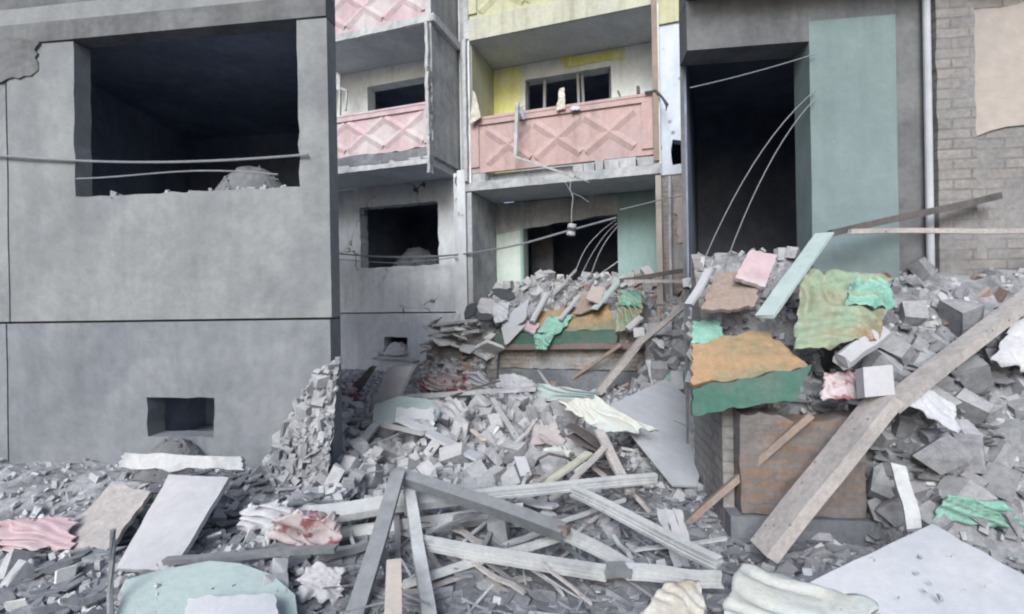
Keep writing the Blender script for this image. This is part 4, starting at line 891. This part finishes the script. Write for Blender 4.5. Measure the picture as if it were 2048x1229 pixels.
cloth('green_cloth', (W3(1590, 700, -.92), W3(1760, 680, -.95), W3(1780, 560, -.5), W3(1600, 540, -.5)), 'cloth_g', 'near green and ochre cloth heap on the right', 'cloth', .10, 7, .06)
cloth('green_cloth', (W3(1690, 610, -.75), W3(1790, 620, -.75), W3(1770, 560, -.5), W3(1700, 555, -.5)), 'cloth_t', 'near mint cloth tuft on the ochre heap', 'cloth', .06, 7, .04)
beam('foam_roll', W3(1680, 725, -1.0), W3(1765, 665, -.85), [(.055 * math.cos(t * .785), .055 * math.sin(t * .785)) for t in range(8)], 'boardw', 'near foam roll above the white box', 'roll')
board('white_box', (W3(1730, 795, -1.15), W3(1790, 790, -1.15), W3(1785, 730, -1.1), W3(1726, 735, -1.1)), 'boardw', 'near white box at the head of the big beam', 'box', .09, 0, 1, 0, 4, 4)
cloth('white_cloth', (W3(1800, 800, -1.1), W3(1915, 872, -1.15), W3(1910, 815, -1.05), W3(1840, 765, -1.0)), 'cloth_w', 'near white rag right of the white box', 'cloth', .03, 7, .03, 24, 14)
cloth('white_cloth', (W3(1980, 720, -.8), W3(2100, 760, -.8), W3(2100, 640, -.6), W3(2020, 640, -.6)), 'cloth_w', 'pale rag hanging at the far right edge', 'cloth', .05, 7, .03, 24, 14)
cloth('cloth_bundle', (W3(1640, 800, -1.0), W3(1720, 800, -1.0), W3(1715, 745, -.9), W3(1650, 745, -.9)), 'cloth_p', 'small pink rag between green panel and white box', 'cloth', .04, 8, .04, 20, 14)
o = build('wooden_beam', MB().bar(T(1525, 1105, .12), W3(1772, 795, -1.1), rect(.17, .08), segs=12, bend=.008), 'wood'); tag(o, 'near heavy beam leaning up to the white box at right', 'beam')
o = build('wooden_beam', MB().bar(W3(1775, 815, -1.12), W3(2120, 545, -.5), rect(.10, .07), segs=12, bend=.008), 'wood'); tag(o, 'near grey pole running to the far right edge', 'beam')
o = build('wooden_beam', MB().bar(T(1370, 1050, .02), W3(1620, 830, -.98), rect(.06, .04), segs=12, bend=.008), 'woodbr'); tag(o, 'near brown stick leaning on the right parapet', 'stick')
beam('wooden_lath', W3(1795, 930, -1.15), W3(1830, 1060, -1.35), rect(.07, .02), 'alu', 'near short white lath under the rag at right', 'lath')
beam('steel_beam', W3(1660, 468, -.3), W3(2000, 392, -.12), rect(.05, .05), 'wooddk', 'near dark bar rising along the right wing', 'bar')
beam('steel_beam', W3(1700, 464, -.35), W3(2200, 462, -.35), rect(.03, .035), 'wood', 'near level pipe before the brick pier', 'pipe')
board('metal_sheet', (T(1590, 1178, .14), T(2100, 1330, .12), T(2100, 1180, .3), T(1865, 1048, .36)), 'board', 'grey sheet lying in the bottom right corner', 'sheet', .015, .004, 2, .01)
cloth('insulation_sheet', (T(1440, 1235, .10), T(1700, 1300, .10), T(1760, 1205, .16), T(1480, 1128, .2)), 'insul', 'near crumpled white sheet along the bottom right', 'sheet', .025, 5, .03, th=.02)
cloth('green_scrap', (T(1860, 1040, .12), T(2060, 1062, .12), T(2010, 1010, .25), T(1900, 990, .25)), 'cloth_t', 'near turquoise speckled scrap above the corner sheet', 'scrap', .03, 8, .03, 24, 12)

# ------------------------------------------------------------------ loose blocks (each its own object)
def mesh_of(h, m, nm):
    me = bpy.data.meshes.new(nm); me.from_pydata([v for v in h[0]], [], h[1]); me.materials.append(M[m]); return me
ME = {('c', k): mesh_of(h, 'chunk', 'concrete_chunk') for k, h in enumerate(BLK)}
MD = [mesh_of(h, 'chunkdk', 'dark_chunk') for h in BLK]
MR = [mesh_of(h, 'brickc', 'broken_brick') for h in BRK]
MG = [mesh_of(h, 'chunk', 'brick_grey') for h in BRK]
MP = [mesh_of(h, 'plasterc', 'plaster_shard') for h in FLK]
MCL = list(ME.values())
def put(name, meshes, p, s, label, cat, group, tilt=3.2):
    o = bpy.data.objects.new(name, random.choice(meshes)); sc.collection.objects.link(o)
    o.location = p; o.rotation_euler = (random.uniform(-tilt, tilt), random.uniform(-tilt, tilt), random.uniform(-3.2, 3.2))
    o.scale = (s, s * random.uniform(.85, 1.15), s * random.uniform(.85, 1.15)); tag(o, label, cat, group); return o
random.seed(5)
def scatter(n, box_, name, meshes, s0, s1, label, cat, group, lift=.35, tilt=3.2, mind=.75, tri=0):
    done = []; tries = 0
    while len(done) < n and tries < n * 30:
        tries += 1
        px = random.uniform(box_[0], box_[2]); py = random.uniform(box_[1], box_[3])
        p = T(px, py); s = random.uniform(s0, s1) * (random.random() * .5 + .6)
        if p.y > 9.4: continue
        if any((p - q).length < (s + r) * .5 * mind for q, r in done): continue
        done.append((p, s)); put(name, meshes, p + Vector((0, 0, s * lift)), s, label, cat, group, tilt)
scatter(190, (668, 815, 1180, 985), 'concrete_block', MCL + MG, .14, .34, 'loose grey block in the rubble field before the long parapet', 'concrete block', 'grey blocks in the middle rubble field')
scatter(34, (668, 985, 1379, 1090), 'concrete_chunk', MCL, .08, .2, 'grey chunk lying beneath the tangle of metal profiles', 'concrete chunk', 'grey chunks under the metal profiles', lift=.2)
scatter(60, (1270, 610, 1379, 790), 'dark_chunk', MD, .18, .42, 'dark grey chunk on the slope right of the big beam', 'concrete chunk', 'dark chunks on the right slope', mind=.6)
scatter(60, (838, 640, 1000, 740), 'concrete_chunk', MG + MP, .10, .24, 'pale chunk on the slope left of the entrance heap', 'concrete chunk', 'pale chunks on the left slope', mind=.5, tilt=.35)
scatter(26, (1250, 562, 1379, 650), 'broken_brick', MR, .14, .3, 'brown brick piece on the rubble under the level pipe', 'brick', 'brown brick pieces under the pipe', mind=.5, tilt=.6)
for k in range(18):
    p = Y(random.uniform(850, 990), random.uniform(640, 715), random.uniform(7.84, 7.98)); l = random.uniform(.16, .5)
    put('stone_shard', MP + MG[:2], p, l, 'flat grey shard layered on the far left slope', 'stone', 'flat shards layered on the far left slope', .5)
for k in range(16):
    a_ = Vector((random.uniform(-3.2, -.6), random.uniform(8.1, 8.9), 0)); a_.z = terrain(a_.x, a_.y) + random.uniform(.05, .2)
    an = random.uniform(.3, 1.6); l = random.uniform(.35, .8); b_ = a_ + Vector((math.cos(an) * l, math.sin(an) * l * .5, l * random.uniform(.2, .7)))
    o = build('thin_stick', MB().bar(a_, b_, rect(random.uniform(.02, .05), .015), segs=4, bend=.02, seed=k), random.choice(['wood', 'alu', 'woodbr'])); tag(o, 'thin stick lying on the far entrance heap', 'stick', 'thin sticks on the entrance heap')
scatter(60, (1740, 640, 2048, 1060), 'dark_chunk', MD, .14, .3, 'dark grey chunk on the slope right of the near parapet', 'concrete chunk', 'dark chunks on the near right slope', mind=.6)
scatter(40, (1385, 450, 1640, 650), 'concrete_chunk', MCL + MG, .07, .16, 'pale chunk on the near right heap under the dark opening', 'concrete chunk', 'pale chunks on the near right heap', mind=.55)
scatter(34, (1640, 480, 2048, 700), 'broken_brick', MR + MD, .08, .2, 'brownish brick piece on the near right heap by the pier', 'brick', 'brownish brick pieces on the near right heap', mind=.55)
scatter(40, (0, 1040, 667, 1229), 'concrete_chunk', MCL + MP, .06, .2, 'pale chunk at the foot of the near left wing', 'concrete chunk', 'pale chunks before the near left wing', lift=.25)
scatter(34, (1379, 1050, 2048, 1229), 'dark_chunk', MD, .06, .16, 'dark chunk on the ground at the bottom right', 'concrete chunk', 'dark chunks at the bottom right', lift=.2)
scatter(36, (668, 960, 1379, 1229), 'slate_piece', [mesh_of(h, 'flake', 'slate_piece') for h in FLK], .1, .24, 'larger flat slate piece among the dark flakes', 'slate', 'larger slate pieces in the foreground', lift=.05, tilt=.3)
scatter(36, (668, 760, 1379, 985), 'plaster_shard', MP, .1, .26, 'pale flat plaster shard among the grey blocks', 'plaster', 'plaster shards among the blocks', lift=.35, tilt=1.0)
# chunks on the far entrance heap
def scatw(n, x0, x1, y0, y1, name, meshes, s0, s1, label, cat, group, lift=.3):
    for k in range(n):
        x, y = random.uniform(x0, x1), random.uniform(y0, y1); s = random.uniform(s0, s1)
        put(name, meshes, Vector((x, y, terrain(x, y) + s * lift)), s, label, cat, group)
scatw(90, -3.5, -.5, 8.25, 9.35, 'concrete_chunk', MCL + MP, .12, .32, 'pale chunk on the entrance heap below the dark opening', 'concrete chunk', 'pale chunks on the entrance heap')
scatw(34, -1.6, .3, 8.2, 9.0, 'broken_brick', MR, .12, .28, 'reddish brick piece at the right of the entrance heap', 'brick', 'brick pieces on the entrance heap')
scatw(22, -4.3, -.5, 7.6, 8.0, 'broken_brick', MR, .12, .24, 'reddish brick piece along the foot of the long parapet', 'brick', 'brick pieces at the parapet foot')
# small stuff
random.seed(9)
g = MB(); allh = BLK + FLK + BRK
for k in range(9500):
    if k % 3 == 0:
        p = T(random.uniform(640, 1400), random.uniform(700, 1010)); s = random.uniform(.03, .11)
    elif k % 3 == 1:
        x = random.uniform(-7.6, 2.6); y = random.uniform(1.8, 9.3); p = Vector((x, y, terrain(x, y))); s = random.uniform(.025, .10)
    else:
        q = random.random()
        if q < .45: p = T(random.uniform(840, 1390), random.uniform(560, 780)); s = random.uniform(.04, .15)
        elif q < .8: p = T(random.uniform(1385, 2060), random.uniform(450, 1229)); s = random.uniform(.02, .08)
        else: p = T(random.uniform(0, 667), random.uniform(900, 1229)); s = random.uniform(.02, .07)
    if p.y > 9.45: continue
    g.hull(random.choice(allh), mtx(p + Vector((0, 0, s * .25)), s))
tag(build('rubble_fragments', g, 'chunk'), 'countless small broken bits of concrete, brick and plaster', 'rubble', kind='stuff')
g = MB()
for k in range(5200):
    if k % 2: p = T(random.uniform(650, 1400), random.uniform(985, 1229))
    else:
        x = random.uniform(-4, 2.6); y = random.uniform(1.5, 4.3); p = Vector((x, y, terrain(x, y)))
    s = random.uniform(.04, .17); g.hull(random.choice(FLK), mtx(p + Vector((0, 0, .015 + s * .08)), s, .26))
tag(build('slate_flakes', g, 'flake'), 'dark flat slate like flakes carpeting the foreground', 'rubble', kind='stuff')
# crumbs lying on the flat slabs and sheets
g = MB()
for (pl3, bx, n_) in [((T(300, 1225, .12), T(560, 1225, .12), T(420, 1122, .2)), (270, 1140, 570, 1225), 16),
                      ((p0, p1, p2), (1250, 790, 1370, 950), 14),
                      ((T(1590, 1178, .14), T(2100, 1180, .3), T(1865, 1048, .36)), (1700, 1110, 1990, 1200), 16)]:
    for k in range(n_):
        q = planar(*pl3, [(random.uniform(bx[0], bx[2]), random.uniform(bx[1], bx[3]))])[0]; s = .006 + .03 * random.random() ** 2.5
        g.hull(random.choice(allh), mtx(q + Vector((0, -.004, s * .2)), s))
tag(build('plaster_crumbs', g, 'chunk'), 'tiny crumbs of plaster lying on the flat slabs and sheets', 'crumbs', kind='stuff')
for k in range(26):
    px, py = random.uniform(672, 1370), random.uniform(985, 1215); a = random.uniform(0, 3.14); l = random.uniform(.25, .7)
    p = T(px, py, random.uniform(.03, .08)); q = p + Vector((math.cos(a) * l, math.sin(a) * l, random.uniform(0, .16)))
    o = build('thin_lath', MB().bar(p, q, rect(random.uniform(.015, .035), .012), segs=5, bend=.025, seed=k + 50), random.choice(['wood', 'alu', 'aludk'])); tag(o, 'thin splintered strip under the big foreground profiles', 'lath', 'thin strips under the foreground profiles')
# thin splinters over the debris
g = MB()
for k in range(260):
    p = T(random.uniform(660, 1400), random.uniform(760, 1229), .04); a = random.uniform(0, 6.28); l = random.uniform(.1, .45)
    q = p + Vector((math.cos(a) * l, math.sin(a) * l, random.uniform(-.02, .12)))
    g.bar(p, q, rect(random.uniform(.005, .016), random.uniform(.004, .010)), segs=2, bend=.02, seed=k)
tag(build('wood_splinters', g, 'chunkdk'), 'thin splinters and strips strewn over the debris', 'splinters', kind='stuff')
